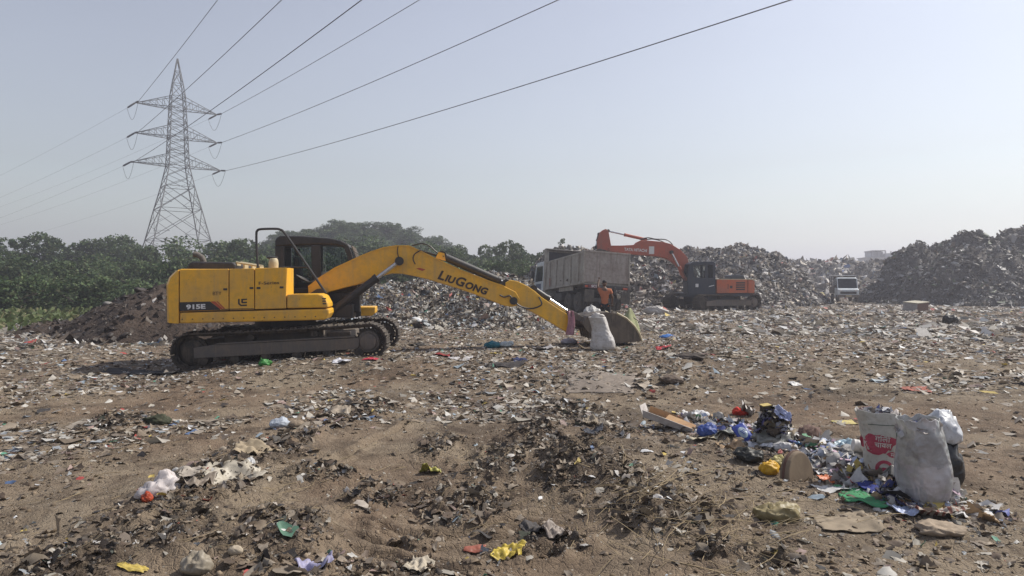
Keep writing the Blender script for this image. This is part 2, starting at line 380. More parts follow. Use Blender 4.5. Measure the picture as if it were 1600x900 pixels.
PAL_SOIL = [((.27, .21, .15), 6), ((.21, .16, .11), 5), ((.15, .11, .08), 2), ((.31, .26, .19), 3)]
PAL_HEAP = [((.56, .53, .50), 8), ((.44, .38, .31), 5), ((.30, .28, .26), 6), ((.20, .18, .16), 6), ((.11, .10, .09), 6), ((.04, .04, .04), 4), ((.62, .60, .58), 1.6),
            ((.28, .20, .17), 1.2), ((.20, .24, .30), .8), ((.34, .10, .09), .25), ((.10, .15, .30), .2), ((.45, .38, .2), .3)]
def pal(P, n, rg=rng, j=.15):
    c = np.array([p[0] for p in P]); p = np.array([p[1] for p in P], float); p /= p.sum()
    return np.clip(c[rg.choice(len(P), n, p=p)] * rg.uniform(1 - j, 1 + j, (n, 1)), 0, .8)
CR_NEAR = [crumple_proto(5, a, s) for s, a in enumerate([.35, .5, .7, .9, .4, .6, 1.1, .25])]
CR_MID = [crumple_proto(3, a, 20 + s, .5) for s, a in enumerate([.4, .6, .9, .3, .7, 1.0])]
CR_FAR = [crumple_proto(2, .5, 40 + s, 1.0) for s in range(5)]
CLODS = [clod_proto(s) for s in range(5)]; CLODS1 = [clod_proto(s + 9, 1) for s in range(4)]

def ribbon(seed):                            # twisted strip of film or cloth
    r = np.random.default_rng(seed); t = np.linspace(-.5, .5, 9); a = np.cumsum(r.normal(0, .55, 9)); x = np.cumsum(np.cos(a)) / 9; y = np.cumsum(np.sin(a)) / 9; x -= x.mean(); y -= y.mean(); z = r.normal(0, .06, 9); tw = np.cumsum(r.normal(0, .7, 9)); w_ = .07 * r.uniform(.5, 1.4, 9)
    A = np.stack([x - np.sin(a) * np.cos(tw) * w_, y + np.cos(a) * np.cos(tw) * w_, z + np.sin(tw) * w_], 1); B = np.stack([x + np.sin(a) * np.cos(tw) * w_, y - np.cos(a) * np.cos(tw) * w_, z - np.sin(tw) * w_], 1)
    return np.vstack([A, B]) * 1.5, np.array([[i, i + 1, i + 10, i + 9] for i in range(8)])
RIB = [ribbon(300 + q) for q in range(6)]
def sector(n, r0, r1, p, half=50):
    u = rng.random(n); a = 2 - p
    r = (r0 ** a + u * (r1 ** a - r0 ** a)) ** (1 / a); th = np.radians(rng.uniform(-half, half, n)); return r * np.sin(th), r * np.cos(th)
def keep(x, y, w): k = rng.random(len(x)) < w; return x[k], y[k]
def bald(x, y):                              # clear trodden soil: low litter
    n = fbm(x / 2.3 + 4, y / 2.3, 91, 3)
    w = .08 + .92 * ss(-.15, .55, n)
    w = w * (1 - .75 * np.exp(-(((x + 1.0) / 1.6) ** 2 + ((y - 6.3) / 2.4) ** 2)))
    w = w * (1 - .6 * np.exp(-(((x - 1.7) / 1.2) ** 2 + ((y - 4.6) / .9) ** 2)))
    w = np.maximum(w, wind_w(x, y)); return np.clip(w + .55 * ss(9, 14, y), 0, 1)
PARTS = []
def lit(n, r0, r1, p, s0, s1, protos, P=PAL_PALE, flat=.8, tilt=.3, half=50, wf=bald):
    x, y = sector(n, r0, r1, p, half); x, y = keep(x, y, wf(x, y)); n = len(x)
    s = s0 * (s1 / s0) ** (rng.random(n) ** 2.2)
    sc = np.stack([s * rng.uniform(.6, 1.6, n), s * rng.uniform(.35, 1, n), s * flat * rng.uniform(.4, 1.2, n)], 1)
    z = H(x, y) + s * .08
    return np.stack([x, y, z], 1), sc, pal(P, n), protos, tilt
sets = [lit(52000, 2.8, 9, 1.0, .007, .10, CR_NEAR + RIB[:3], PAL_NEAR, tilt=.22, flat=.6), lit(170000, 8, 22, 1.2, .014, .14, CR_MID, PAL_MIDG, tilt=.2, flat=.5), lit(200000, 20, 95, 1.3, .05, .24, CR_FAR, PAL_FAR, tilt=.35)]
for k, (pos, sc, c, pr, tl) in enumerate(sets):
    o = scatter('litter', pr, pos, sc, c, M_litter, tl)
    tag(o, ['small scraps of paper and plastic strewn over the near soil', 'trodden scraps covering the ground around the yellow machine', 'pale litter covering the far flat ground towards the heaps'][k], 'litter', None, 'stuff')
# dark debris on the windrows
def windrow(x, y): return ss(.15, .8, wind_w(x, y) * (.75 + .6 * fbm(x * 1.6, y * 1.6, 131, 3)))
pos, sc, c, pr, tl = lit(230000, 2.9, 16, .6, .006, .050, CR_NEAR + RIB, PAL_DARK, .8, .38, 50, windrow)
tag(scatter('debris', pr, pos, sc, c, M_litter, tl), 'dark shredded debris lying in low ridges across the foreground', 'debris', None, 'stuff')
def left_row(x, y): return np.clip(.8 * np.exp(-(poly_d(x, y, WIND[2][0]) / .26) ** 2) + .8 * np.exp(-(poly_d(x, y, WIND[3][0]) / .30) ** 2) + .35 * np.exp(-(poly_d(x, y, WIND[0][0]) / .30) ** 2), 0, 1) * ss(-.1, .35, fbm(x * 2.1, y * 2.1, 181, 2))
pos, sc, c, pr, tl = lit(26000, 2.9, 12, .5, .02, .14, CR_NEAR + RIB[:2], [((.46, .42, .36), 4), ((.33, .28, .22), 6), ((.22, .175, .13), 6), ((.12, .095, .07), 4), ((.05, .04, .035), 3), ((.56, .55, .53), 1.4), ((.34, .12, .08), .4), ((.10, .2, .14), .3), ((.45, .34, .1), .4)], .8, .45, 50, left_row)
tag(scatter('refuse', pr, pos, sc, c, M_litter, tl), 'cream and brown torn plastic and paper along the left debris ridge', 'refuse', None, 'stuff')
def clump(x, y): return ss(.35, .8, patch_w(x, y)) * (.35 + .65 * ss(-.2, .3, fbm(x * 3.1, y * 3.1, 171, 2)))
pos, sc, c, pr, tl = lit(130000, 2.9, 14, .4, .018, .10, CR_NEAR + RIB, [((.040, .033, .028), 5), ((.070, .055, .042), 6), ((.13, .10, .075), 6), ((.20, .165, .125), 5), ((.34, .30, .26), 1.6), ((.10, .11, .09), 1), ((.5, .48, .46), .5)], 1.0, .6, 50, clump)
tag(scatter('debris', pr, pos, sc, c, M_litter, tl), 'larger dark rags and film heaped in clumps on the debris ridges', 'debris', None, 'stuff')
x, y = sector(70000, 2.9, 14, .8); ww = np.clip(.10 + .8 * windrow(x, y) + .25 * ss(.1, .6, fbm(x / 1.3, y / 1.3, 97, 3)), 0, 1); x, y = keep(x, y, ww); n = len(x)
s = .006 * (8 ** (rng.random(n) ** 3.2)); sc = np.stack([s * rng.uniform(.8, 1.5, n), s, s * rng.uniform(.5, .9, n)], 1)
tag(scatter('soil_clods', CLODS1, np.stack([x, y, H(x, y) + s * .15], 1), sc, pal(PAL_SOIL, n), M_clod, .4, smooth=False), 'small clods and pebbles of dry brown soil', 'soil', None, 'stuff')
# straw and fibres
def straws(n, cx, cy, sx, sy, lmin, lmax, seed, name_label):
    r = np.random.default_rng(seed); x0 = r.normal(cx, sx, n); y0 = r.normal(cy, sy, n); a = np.where(r.random(n) < .5, r.uniform(0, 6.28, n), r.normal(.6, .35, n))
    L = r.uniform(lmin, lmax, n); w_ = r.uniform(.0012, .003, n); z0 = H(x0, y0) + .01; lift = r.uniform(0, .12, n) * L; t = np.linspace(0, 1, 5)[None, :]
    x = x0[:, None] + np.cos(a[:, None] + .3 * t) * L[:, None] * t; y = y0[:, None] + np.sin(a[:, None] + .3 * t) * L[:, None] * t
    z = np.maximum(H(x, y) + .004, z0[:, None] + lift[:, None] * np.sin(t * 2.6)); V = []
    for q in range(3):
        an = q * 2.094; V.append(np.stack([x + (w_ * math.cos(an) * np.sin(a))[:, None], y - (w_ * math.cos(an) * np.cos(a))[:, None], z + (w_ * math.sin(an))[:, None]], -1))
    V = np.stack(V, 2).reshape(-1, 3); Fc = []
    for k in range(4):
        for q in range(3): Fc.append([k * 3 + q, k * 3 + (q + 1) % 3, k * 3 + 3 + (q + 1) % 3, k * 3 + 3 + q])
    Fc = (np.array(Fc)[None] + (np.arange(n) * 15)[:, None, None]).reshape(-1, 4)
    c = np.repeat(np.array([[.36, .28, .17]]) * r.uniform(.5, 1.15, (n, 1)), 15, 0)
    return tag(np_mesh('dry_stalks', V, Fc, M_straw, c), name_label, 'straw', None, 'stuff')
straws(170, 1.25, 4.7, .42, .5, .08, .55, 3, 'dry straw stalks and roots lying on the dark debris ridge')
straws(26, 1.05, 4.95, .25, .5, .5, 1.1, 8, 'long pale stalks fanned over the right end of the dark ridge')
straws(160, -1.6, 5.4, 1.3, 1.0, .05, .28, 4, 'short dry stems trodden into the soil on the left')

# ------------------------------------------------------------------ rubbish heaps
def heap(name, label, cat, crest, yc, fw, bw, mat, seed, nbits, bit, P, amp=.35, res=.3, kind=None, base=0.0, mats=None, tiltb=.5, protos=None):
    px = np.array([c[0] for c in crest], float); py = np.array([c[1] for c in crest], float)
    xw = (px - 800) / F * yc; zw = EYE + (HOR - py) / F * yc
    X = np.arange(xw[0], xw[-1] + res, res); Yg = np.arange(yc - fw, yc + bw + res, res)
    def hf(x, y):
        cz = np.interp(x, xw, zw)
        k = (y - yc) + .06 * fw * fbm(x / 5, y * 0 + seed, seed, 2)
        hs_ = np.clip((cz / zw.max()), .22, 1) ** .8
        pr = np.where(k < 0, 1 + k / (fw * .93 * hs_), 1 - k / (bw * .93 * hs_)); pr = np.clip(pr, -.1, 1)
        pr = np.where(pr > 0, np.sin(np.clip(pr, 0, 1) * math.pi / 2) ** 1.15, pr)
        n = amp * (fbm(x / 2.6, y / 2.6, seed, 4) * .8 + .35 * ridged(x / 1.1, y / 1.1, seed + 7, 3) - .2)
        g = H(x, y, False)
        return g + (cz - g) * pr - .35 * (pr <= 0.02) + n * ss(0, .35, pr) * ss(0.0, 1.0, cz)
    XX, YY = np.meshgrid(X, Yg); ZZ = hf(XX, YY); n, m = XX.shape
    V = np.stack([XX.ravel(), YY.ravel(), ZZ.ravel()], 1)
    ctr = np.array([V[:, 0].mean(), yc, 0]); i = np.arange(n - 1)[:, None] * m; j = np.arange(m - 1)[None, :]
    f = np.stack([i + j, i + j + 1, i + m + j + 1, i + m + j], -1).reshape(-1, 4)
    root = np_mesh(name, V - ctr, f, mat, smooth=False); root.location = ctr
    tag(root, label, cat, None, kind)
    rg = np.random.default_rng(seed)
    if nbits:
        x = rg.uniform(xw[0], xw[-1], nbits); y = yc - fw + (fw + bw * .35) * rg.random(nbits); z = hf(x, y); e = .15
        nr = np.stack([-(hf(x + e, y) - z) / e, -(hf(x, y + e) - z) / e, np.ones(nbits)], 1)
        k = z > H(x, y, False) + .02; x, y, z, nr = x[k], y[k], z[k], nr[k]; N = len(x)
        s = bit * (3.2 ** (rg.random(N) ** 2.0)); sc = np.stack([s * rg.uniform(.7, 1.6, N), s * rg.uniform(.4, 1, N), s * rg.uniform(.4, 1.1, N)], 1)
        b = scatter(cat == 'hill' and 'shrubs' or 'refuse', protos or CR_MID, np.stack([x, y, z + s * .1], 1) - ctr, sc, pal(P, N, rg), M_litter if not mats else mats, tiltb, nr, parent=root, rg=rg)
        b['kind'] = 'stuff'
        x = rg.uniform(xw[0], xw[-1], nbits // 12); y = yc - fw + (fw + bw * .2) * rg.random(len(x)); z = hf(x, y); k = (z > H(x, y, False) + .05) & (fbm(x / 3, y / 3, seed + 77, 2) > -.1); x, y, z = x[k], y[k], z[k]; N = len(x)
        s = bit * 1.2 * (3.8 ** (rg.random(N) ** 2.5)); sc = np.stack([s * rg.uniform(.8, 1.8, N), s * rg.uniform(.6, 1.1, N), s * rg.uniform(.5, .9, N)], 1)
        b = scatter('bags', CLODS, np.stack([x, y, z + s * .1], 1) - ctr, sc, pal(P, N, rg), M_litter, .5, None, parent=root, rg=rg); b['kind'] = 'stuff'
    return root, hf
M_heapA = heap_mat('dark_soil_heap', (.050, .038, .032), (.085, .062, .048), (.20, .17, .15))
M_heapB = heap_mat('pale_refuse', (.20, .165, .13), (.11, .09, .075), (.42, .40, .37))
M_heapC = heap_mat('grey_refuse', (.22, .195, .165), (.12, .11, .10), (.46, .45, .43))
M_heapF = heap_mat('dark_refuse', (.12, .11, .10), (.07, .066, .062), (.30, .29, .28))
heap('rubbish_heap', 'low dark brown soil mound behind the rear of the yellow excavator', 'mound',
     [(60, 505), (120, 500), (150, 484), (185, 468), (215, 455), (240, 446), (275, 443), (330, 450), (400, 462), (450, 490), (480, 510)], 22, 4.2, 5, M_heapA, 3, 1500, .07,
     [((.05, .04, .035), 8), ((.09, .07, .055), 6), ((.3, .28, .26), 1.3), ((.45, .43, .42), .5)], .22, .16)
heap('rubbish_heap', 'long low ridge of pale refuse seen under the yellow boom', 'rubbish heap',
     [(440, 505), (500, 470), (560, 450), (600, 438), (660, 436), (720, 440), (770, 434), (800, 436), (830, 448), (850, 470), (862, 500)], 29, 8.5, 5, M_heapB, 13, 40000, .065, PAL_PALE, .30, .2)
heap('rubbish_heap', 'steep grey refuse heap between the dump truck and the red excavator cab', 'rubbish heap',
     [(760, 470), (830, 425), (870, 398), (910, 393), (960, 394), (1000, 394), (1040, 398), (1075, 408), (1110, 418), (1160, 428), (1200, 440), (1225, 470)], 45, 7.0, 6, M_heapC, 23, 30000, .105, PAL_HEAP, .5, .28)
heap('rubbish_heap', 'tall round topped refuse heap behind the red excavator', 'rubbish heap',
     [(930, 440), (1000, 409), (1060, 399), (1095, 395), (1130, 396), (1160, 397), (1180, 402), (1200, 409), (1218, 419), (1238, 431), (1252, 445), (1262, 470)], 62, 15, 6, M_heapC, 33, 44000, .125, PAL_HEAP, .7, .4)
heap('rubbish_heap', 'distant hazy ridge of refuse behind the small white truck', 'rubbish heap',
     [(1180, 440), (1215, 417), (1250, 411), (1300, 414), (1350, 414), (1400, 412), (1450, 416), (1500, 425), (1560, 440)], 95, 20, 15, M_heapC, 43, 14000, .28, PAL_HEAP, .8, .6)
heap('rubbish_heap', 'large dark refuse hill rising at the right edge of the dump', 'rubbish heap',
     [(1335, 470), (1352, 452), (1368, 436), (1382, 418), (1398, 405), (1425, 394), (1460, 385), (1490, 379), (1560, 371), (1660, 352), (1800, 350), (2000, 360), (2200, 440)], 58, 17, 6, M_heapF, 53, 62000, .125,
     [((.08, .075, .07), 6), ((.15, .14, .13), 6), ((.26, .25, .24), 4.5), ((.40, .39, .38), 1.6), ((.55, .54, .53), .5), ((.14, .17, .11), 1), ((.16, .13, .10), 2)], .9, .4)

# ------------------------------------------------------------------ vegetation
LEAFQ = (np.array([[-.5, -.28, 0], [.1, -.36, .06], [.5, .05, 0], [0, .34, -.05]]), np.array([[0, 1, 2, 3]]))
GREENS = [((.065, .105, .040), 5), ((.095, .135, .055), 4), ((.045, .075, .035), 4), ((.12, .15, .065), 2), ((.10, .105, .055), 1.5)]
def crown_mesh(seed, n, h, rad, base=.12, leaf=.24, dens=9, P=GREENS):
    r = np.random.default_rng(seed); pts = []; cl = []
    for b in range(dens):
        hh = r.uniform(base, .86) * h; a = r.uniform(0, 6.28); d = rad * r.uniform(.1, .75) * (1 - .45 * abs(hh / h - .45))
        c = np.array([math.cos(a) * d, math.sin(a) * d, hh]); rr = rad * r.uniform(.26, .5)
        m = n // dens; u = r.normal(0, 1, (m, 3)); u /= np.linalg.norm(u, axis=1, keepdims=True)
        q = c + u * (rr * (r.uniform(.45, 1.12, (m, 1)) ** .6)) * np.array([1, 1, .8])
        k = np.array([mnoise.noise(Vector(p * 1.6)) for p in q]) > -.18
        tone = r.uniform(.75, 1.3); pts.append(q[k]); cl.append(pal(P, int(k.sum()), r, .25) * tone)
    q = np.vstack(pts); c = np.vstack(cl); q[:, 2] = np.abs(q[:, 2]); N = len(q)
    s = leaf * r.uniform(.5, 1.3, N); o = scatter('crown', [LEAFQ], q, np.stack([s, s, s], 1), np.clip(c, 0, .3), M_leaf, 1.0, rg=r)
    me = o.data; bpy.data.objects.remove(o); return me
M_bark = paint('bark', (.12, .095, .07), (.07, .055, .04), .6, .9, 6)
def trunk_mesh(seed, h, rad):
    r = random.Random(seed); mb = MB(); top = Vector((r.uniform(-.2, .2), r.uniform(-.2, .2), h * .6))
    mb.tube([(0, 0, -.3), (r.uniform(-.1, .1), 0, h * .25), top], .13, 7, .05)
    for k in range(5):
        a = r.uniform(0, 6.28); z = h * r.uniform(.18, .5); e = Vector((math.cos(a) * rad * .6, math.sin(a) * rad * .6, z + h * r.uniform(.15, .3)))
        mb.tube([(0, 0, z), (e.x * .5, e.y * .5, z + (e.z - z) * .4), e], .055, 5, .015)
    o = mb.build('trunk', M_bark, smooth=True); me = o.data; bpy.data.objects.remove(o); return me
KIND = {'a': (5.5, 2.5, 4200, .14), 'b': (5.5, 2.0, 3600, .22), 'c': (5.5, 3.0, 4800, .08), 'bush': (2.2, 1.6, 2600, .02), 'thin': (4.5, .8, 520, .3)}
CM = {}
for kk, (h, rd, n, bs) in KIND.items():
    CM[kk] = [(crown_mesh(hash((kk, s)) % 1 + ord(kk[0]) * 10 + s, int(n * 1.6), h, rd, bs, .22 if kk not in ('bush', 'thin') else .14, 10 if kk != 'thin' else 6), trunk_mesh(ord(kk[0]) + s, h, rd)) for s in range(2)]
def tree(kk, x, y, top_z, label, group, name='tree', wide=1.0, zb=None):
    h0 = KIND[kk][0]; zb = Hs(x, y) if zb is None else zb; k = (top_z - zb) / h0; cm, tm = CM[kk][random.randrange(2)]
    o = empty(name, (x, y, zb), (0, 0, random.uniform(0, 6.28)), label, 'bush' if name == 'bush' else 'tree', group)
    o.scale = (k * wide, k * wide, k)
    for nm, me in (('trunk', tm), ('crown', cm)):
        c = bpy.data.objects.new(nm, me); C.objects.link(c); c.parent = o
    return o
def row(px0, px1, n, d0, d1, prof, kinds, label, group, name='tree', jit=10, wide=1.15):
    for i in range(n):
        px = px0 + (px1 - px0) * (i + .5) / n + random.uniform(-jit, jit); d = random.uniform(d0, d1)
        py = np.interp(px, [p[0] for p in prof], [p[1] for p in prof]) + random.uniform(-3, 5)
        tree(random.choice(kinds), (px - 800) / F * d, d, EYE + (HOR - py) / F * d, label, group, name, wide * random.uniform(.85, 1.2))
sky_l = [(-200, 366), (110, 366), (180, 368), (230, 374), (300, 379), (350, 374), (390, 368), (440, 372), (500, 370), (640, 374), (690, 379), (715, 388), (750, 378), (800, 373), (820, 382), (845, 392), (900, 398)]
row(-260, 110, 9, 58, 72, sky_l, 'abc', 'dense scrub tree in the dark belt at the far left beyond the pylon', 'scrub trees at the far left')
row(110, 330, 9, 60, 74, sky_l, 'abc', 'dense green scrub tree at the foot of the pylon', 'scrub trees below the pylon')
row(330, 500, 7, 60, 74, sky_l, 'abc', 'dense scrub tree in the belt behind the yellow excavator house', 'scrub trees behind the yellow excavator')
row(500, 730, 12, 60, 76, sky_l, 'abc', 'green scrub tree in the belt behind the yellow boom', 'scrub trees behind the yellow boom')
row(735, 860, 7, 60, 70, sky_l, 'ab', 'darker bushy tree at the end of the belt left of the dump truck', 'trees left of the dump truck', jit=4, wide=.9)
low = [(-200, 398), (110, 398), (300, 402), (500, 398), (900, 406)]
row(-240, 300, 13, 44, 54, low, ['bush', 'c'], 'low olive green bush in front of the left tree belt', 'bushes in front of the left belt', 'bush')
row(300, 850, 19, 44, 54, low, ['bush', 'c'], 'low green bush in front of the trees behind the yellow excavator', 'bushes behind the yellow excavator', 'bush')
row(-200, 320, 12, 32, 40, [(-200, 425), (110, 425), (250, 432), (330, 440)], ['bush'], 'small green bush at the edge of the dark soil mound', 'small bushes by the dark mound', 'bush', wide=1.3)
tree('thin', (876 - 800) / F * 44, 44, EYE + (HOR - 366) / F * 44, 'thin sapling with a wispy crown standing on the heap behind the dump truck', None, 'tree', 1.0, 3.0)
M_hill = heap_mat('hill_green', (.055, .075, .035), (.04, .05, .028), (.08, .09, .05))
hill, hhf = heap('hill', 'low wooded hill on the skyline behind the yellow excavator cab', 'hill', [(360, 420), (410, 398), (450, 380), (500, 369), (560, 365), (610, 367), (650, 377), (700, 397), (760, 420)], 120, 30, 30, M_hill, 63, 0, .3, GREENS, .8, 1.5, 'structure')
for i in range(150):
    x = random.uniform((420 - 800) / F * 120, (700 - 800) / F * 120); y = random.uniform(96, 124); zb = float(hhf(np.array([x]), np.array([y]))[0])
    tree(random.choice(['c', 'bush', 'bush']), x, y, zb + random.uniform(1.1, 2.3), 'small tree on the wooded hill on the skyline', 'trees on the skyline hill', 'tree', 1.7, zb - .5)
# low grass and weeds on the left
x, y = sector(26000, 26, 60, .6, 46); k = (x / y < -.36 + .06 * fbm(x / 5, y / 5, 5, 2)); x, y = x[k], y[k]; n = len(x)
s = rng.uniform(.15, .45, n); tag(scatter('grass', [LEAFQ], np.stack([x, y, H(x, y, False) + s * .35 + rng.random(n) * .35], 1), np.stack([s * .5, s, s], 1), pal([((.12, .15, .06), 4), ((.08, .11, .04), 4), ((.2, .19, .1), 2)], n), M_leaf, 1.1), 'rough olive grass and weeds between the dark mound and the bushes', 'grass', None, 'stuff')

# haze
hz = MB(); hz.box(-1700, 1700, -1700, 1700, -3.5, 42)
M_haze, t, P, L = nodes('haze_air'); t.nodes.remove(P)
pv = t.nodes.new('ShaderNodeVolumePrincipled'); pv.inputs['Color'].default_value = (.84, .84, .94, 1); pv.inputs['Density'].default_value = .0020; pv.inputs['Anisotropy'].default_value = .35
L.new(pv.outputs[0], t.nodes['Material Output'].inputs['Volume'])
tag(hz.build('haze', M_haze), 'thin grey haze in the air', 'haze', None, 'stuff')
# ------------------------------------------------------------------ transmission tower and lines
M_steel = paint('galvanised_steel', (.16, .165, .17), (.10, .09, .08), .3, .6, 1.5, .3)
M_ins = paint('insulator', (.03, .028, .03), (.06, .05, .05), .3, .4, 3)
M_wire = paint('cable', (.05, .05, .055), (.05, .05, .05), .1, .6, 1)
TX, TY = -44.8, 90.0; D2 = Vector((.616, -.788, 0)); D3 = Vector((-.80, .60, 0)); N2 = Vector((.788, .616, 0))
tw = empty('transmission_tower', (TX, TY, 0), (0, 0, math.atan2(N2.y, N2.x)), 'tall grey steel lattice pylon with three pairs of crossarms standing among the trees', 'pylon')
LV = [(0, 5.2), (4.2, 4.15), (7.4, 3.35), (11.5, 2.45), (14.5, 1.75), (17.3, 1.22), (19.3, 1.13), (21.1, 1.06), (23.1, .98), (25.0, .90), (26.6, .82), (28.3, .60), (30.0, .32), (31.7, .06)]
def hw(z): return float(np.interp(z, [a for a, b in LV], [b for a, b in LV]))
mb = MB(); R1, R2 = .085, .04
for sx in (-1, 1):
    for sy in (-1, 1):
        mb.tube([(sx * b, sy * b, z - (1 if z == 0 else 0)) for z, b in LV], R1, 4, .05)
def face(q, u, z):
    b = hw(z); p = [(u * b, -b, z), (b, u * b, z), (-u * b, b, z), (-b, -u * b, z)][q]; return Vector(p)
for i in range(len(LV) - 1):
    z0, z1 = LV[i][0], LV[i + 1][0]
    for q in range(4):
        if z0 < 14:
            mb.tube([face(q, -1, z0), face(q, 1, z1)], R2 * 1.2, 4); mb.tube([face(q, 1, z0), face(q, -1, z1)], R2 * 1.2, 4)
            mb.tube([face(q, -1, z1), face(q, 1, z1)], R2 * 1.1, 4)
            zm = (z0 + z1) / 2
            for s in (-1, 1):
                mb.tube([face(q, s, zm), face(q, s * .5, (z0 + zm) / 2)], R2 * .7, 4); mb.tube([face(q, s, zm), face(q, s * .5, (z1 + zm) / 2)], R2 * .7, 4)
                mb.tube([face(q, s, (z0 + zm) / 2), face(q, s * .5, (z0 + zm) / 2)], R2 * .6, 4)
        else:
            for a, b in ((z0, (z0 + z1) / 2), ((z0 + z1) / 2, z1)) if z0 < 26 else ((z0, z1),):
                mb.tube([face(q, -1, a), face(q, 1, b)], R2, 4); mb.tube([face(q, 1, a), face(q, -1, b)], R2, 4)
            mb.tube([face(q, -1, z1), face(q, 1, z1)], R2, 4)
mb.build('lattice_body', M_steel, tw)
TIPS = []
for z, Lr in ((25.0, 5.0), (21.1, 5.05), (17.3, 5.5)):
    for s in (-1, 1):
        mb = MB(); tip = Vector((s * Lr, 0, z)); b = hw(z); b2 = hw(z + 1.5)
        for sy in (-1, 1):
            A = Vector((s * b, sy * b, z)); B = Vector((s * b2, sy * b2, z + 1.5))
            mb.tube([A, tip], .055, 4); mb.tube([B, tip], .05, 4)
            for k in range(1, 5):
                t0 = k / 5; mb.tube([A.lerp(tip, t0), B.lerp(tip, t0)], .028, 4); mb.tube([A.lerp(tip, t0 - .2), B.lerp(tip, t0)], .028, 4)
        for k in range(1, 5):
            t0 = k / 5; mb.tube([Vector((s * b, -b, z)).lerp(tip, t0), Vector((s * b, b, z)).lerp(tip, t0)], .028, 4)
            mb.tube([Vector((s * b, -b, z)).lerp(tip, t0 - .2), Vector((s * b, b, z)).lerp(tip, t0)], .028, 4)
        mb.build('crossarm', M_steel, tw)
        ends = []
        for d in (-1, 1):                    # tension strings towards both spans
            dv = D2 if d > 0 else D3; lv = Vector((dv.dot(N2), dv.dot(Vector((-N2.y, N2.x, 0))), 0)); e = tip + lv * 2.3 + Vector((0, 0, -.32)); ends.append(e)
            mb = MB(); prof = []
            m = 14
            for k in range(m): prof.append(k / m)
            for k in range(m):
                p = tip.lerp(e, .12 + .8 * k / m); p2 = tip.lerp(e, .12 + .8 * (k + .7) / m); mb.cyl(p, p2, .12, 8, .08)
            mb.tube([tip, e], .03, 4); mb.build('insulator_string', M_ins, tw)
        mb = MB(); mb.tube([ends[0].lerp(ends[1], k / 10) - Vector((0, 0, 1.9 * math.sin(math.pi * k / 10))) for k in range(11)], .022, 4); mb.build('jumper_cable', M_wire, tw)
        TIPS.append((z, s, Lr))
tgt = {(25.0, -1): (340, 'topmost cable, rising from the left upper crossarm past the pylon tip'), (21.1, -1): (440, 'cable from the left middle crossarm that climbs steeply to the top edge'), (17.3, -1): (565, 'dark cable from the left lowest crossarm passing beside the right upper one'),
       (25.0, 1): (655, 'cable from the right upper crossarm of the pylon'), (21.1, 1): (872, 'cable from the right middle crossarm of the pylon'), (17.3, 1): (1235, 'lowest cable, sweeping from the right lowest crossarm to the upper right')}
for z, s, Lr in TIPS:
    px, lab = tgt[(z, s)]
    T = Vector((TX, TY, 0)) + N2 * (s * Lr); S = T + D2 * 2.3; S.z = z - .32; kx = (px - 800) / F
    t_ = (kx * S.y - S.x) / (D2.x - kx * D2.y); Y = S.y + D2.y * t_; zt = EYE + HOR / F * Y
    b = 2.6e-4; a = (zt - S.z - b * t_ * t_) / t_
    pts = [S + D2 * q + Vector((0, 0, a * q + b * q * q)) for q in np.linspace(0, 230, 60)]
    mb = MB(); mb.tube([p - S for p in pts], .027, 5); o = mb.build('power_cable', M_wire, smooth=True); o.location = S; tag(o, lab, 'power line', 'power cables of the pylon')
    S2 = T + D3 * 2.3; S2.z = z - .32
    mb = MB(); mb.tube([D3 * q + Vector((0, 0, -.10 * q + 2.8e-4 * q * q)) for q in np.linspace(0, 260, 50)], .011, 5)
    o = mb.build('power_cable', M_wire, smooth=True); o.location = S2
    tag(o, 'faint cable running away to the left from the %s %s crossarm' % ('left' if s < 0 else 'right', {25.0: 'upper', 21.1: 'middle', 17.3: 'lowest'}[z]), 'power line', 'power cables of the pylon')

# ------------------------------------------------------------------ far building
bx, by = (1367 - 800) / F * 190, 190.0
M_conc = paint('pale_concrete', (.42, .43, .45), (.25, .24, .23), .5, .85, .3); M_wd = paint('window_dark', (.06, .07, .08), (.1, .1, .1), .2, .4, 2)
bd = empty('building', (bx, by, 0), (0, 0, R(-12)), 'small pale unfinished block on the skyline beyond the ridge', 'building')
mb = MB(); mb.box(-3.3, 3.3, -4, 4, 0, 8.6); mb.build('wall', M_conc, bd)
mb = MB(); mb.box(-3.6, 3.6, -4.3, 4.3, 8.6, 8.85); mb.build('roof', M_conc, bd)
mb = MB()
for x in (-1.6, -.1, 1.5, 2.9): mb.box(x, x + .3, -3.6, -3.3, 8.85, 10.5); mb.box(x, x + .3, 3.3, 3.6, 8.85, 10.5)
mb.box(-1.8, 1.6, -3.9, 3.9, 10.5, 10.75); mb.box(-1.6, 1.4, -2, 3.2, 8.85, 10.4); mb.box(1.6, 3.3, -3.7, 3.7, 8.85, 9.9); mb.build('roof_frame', M_conc, bd)
for k in range(3):
    for z in (1.5, 4.5, 6.8):
        mb = MB(); mb.box(-2.6 + k * 2, -1.5 + k * 2, -4.02, -3.9, z, z + 1.1); mb.build('window', M_wd, bd)
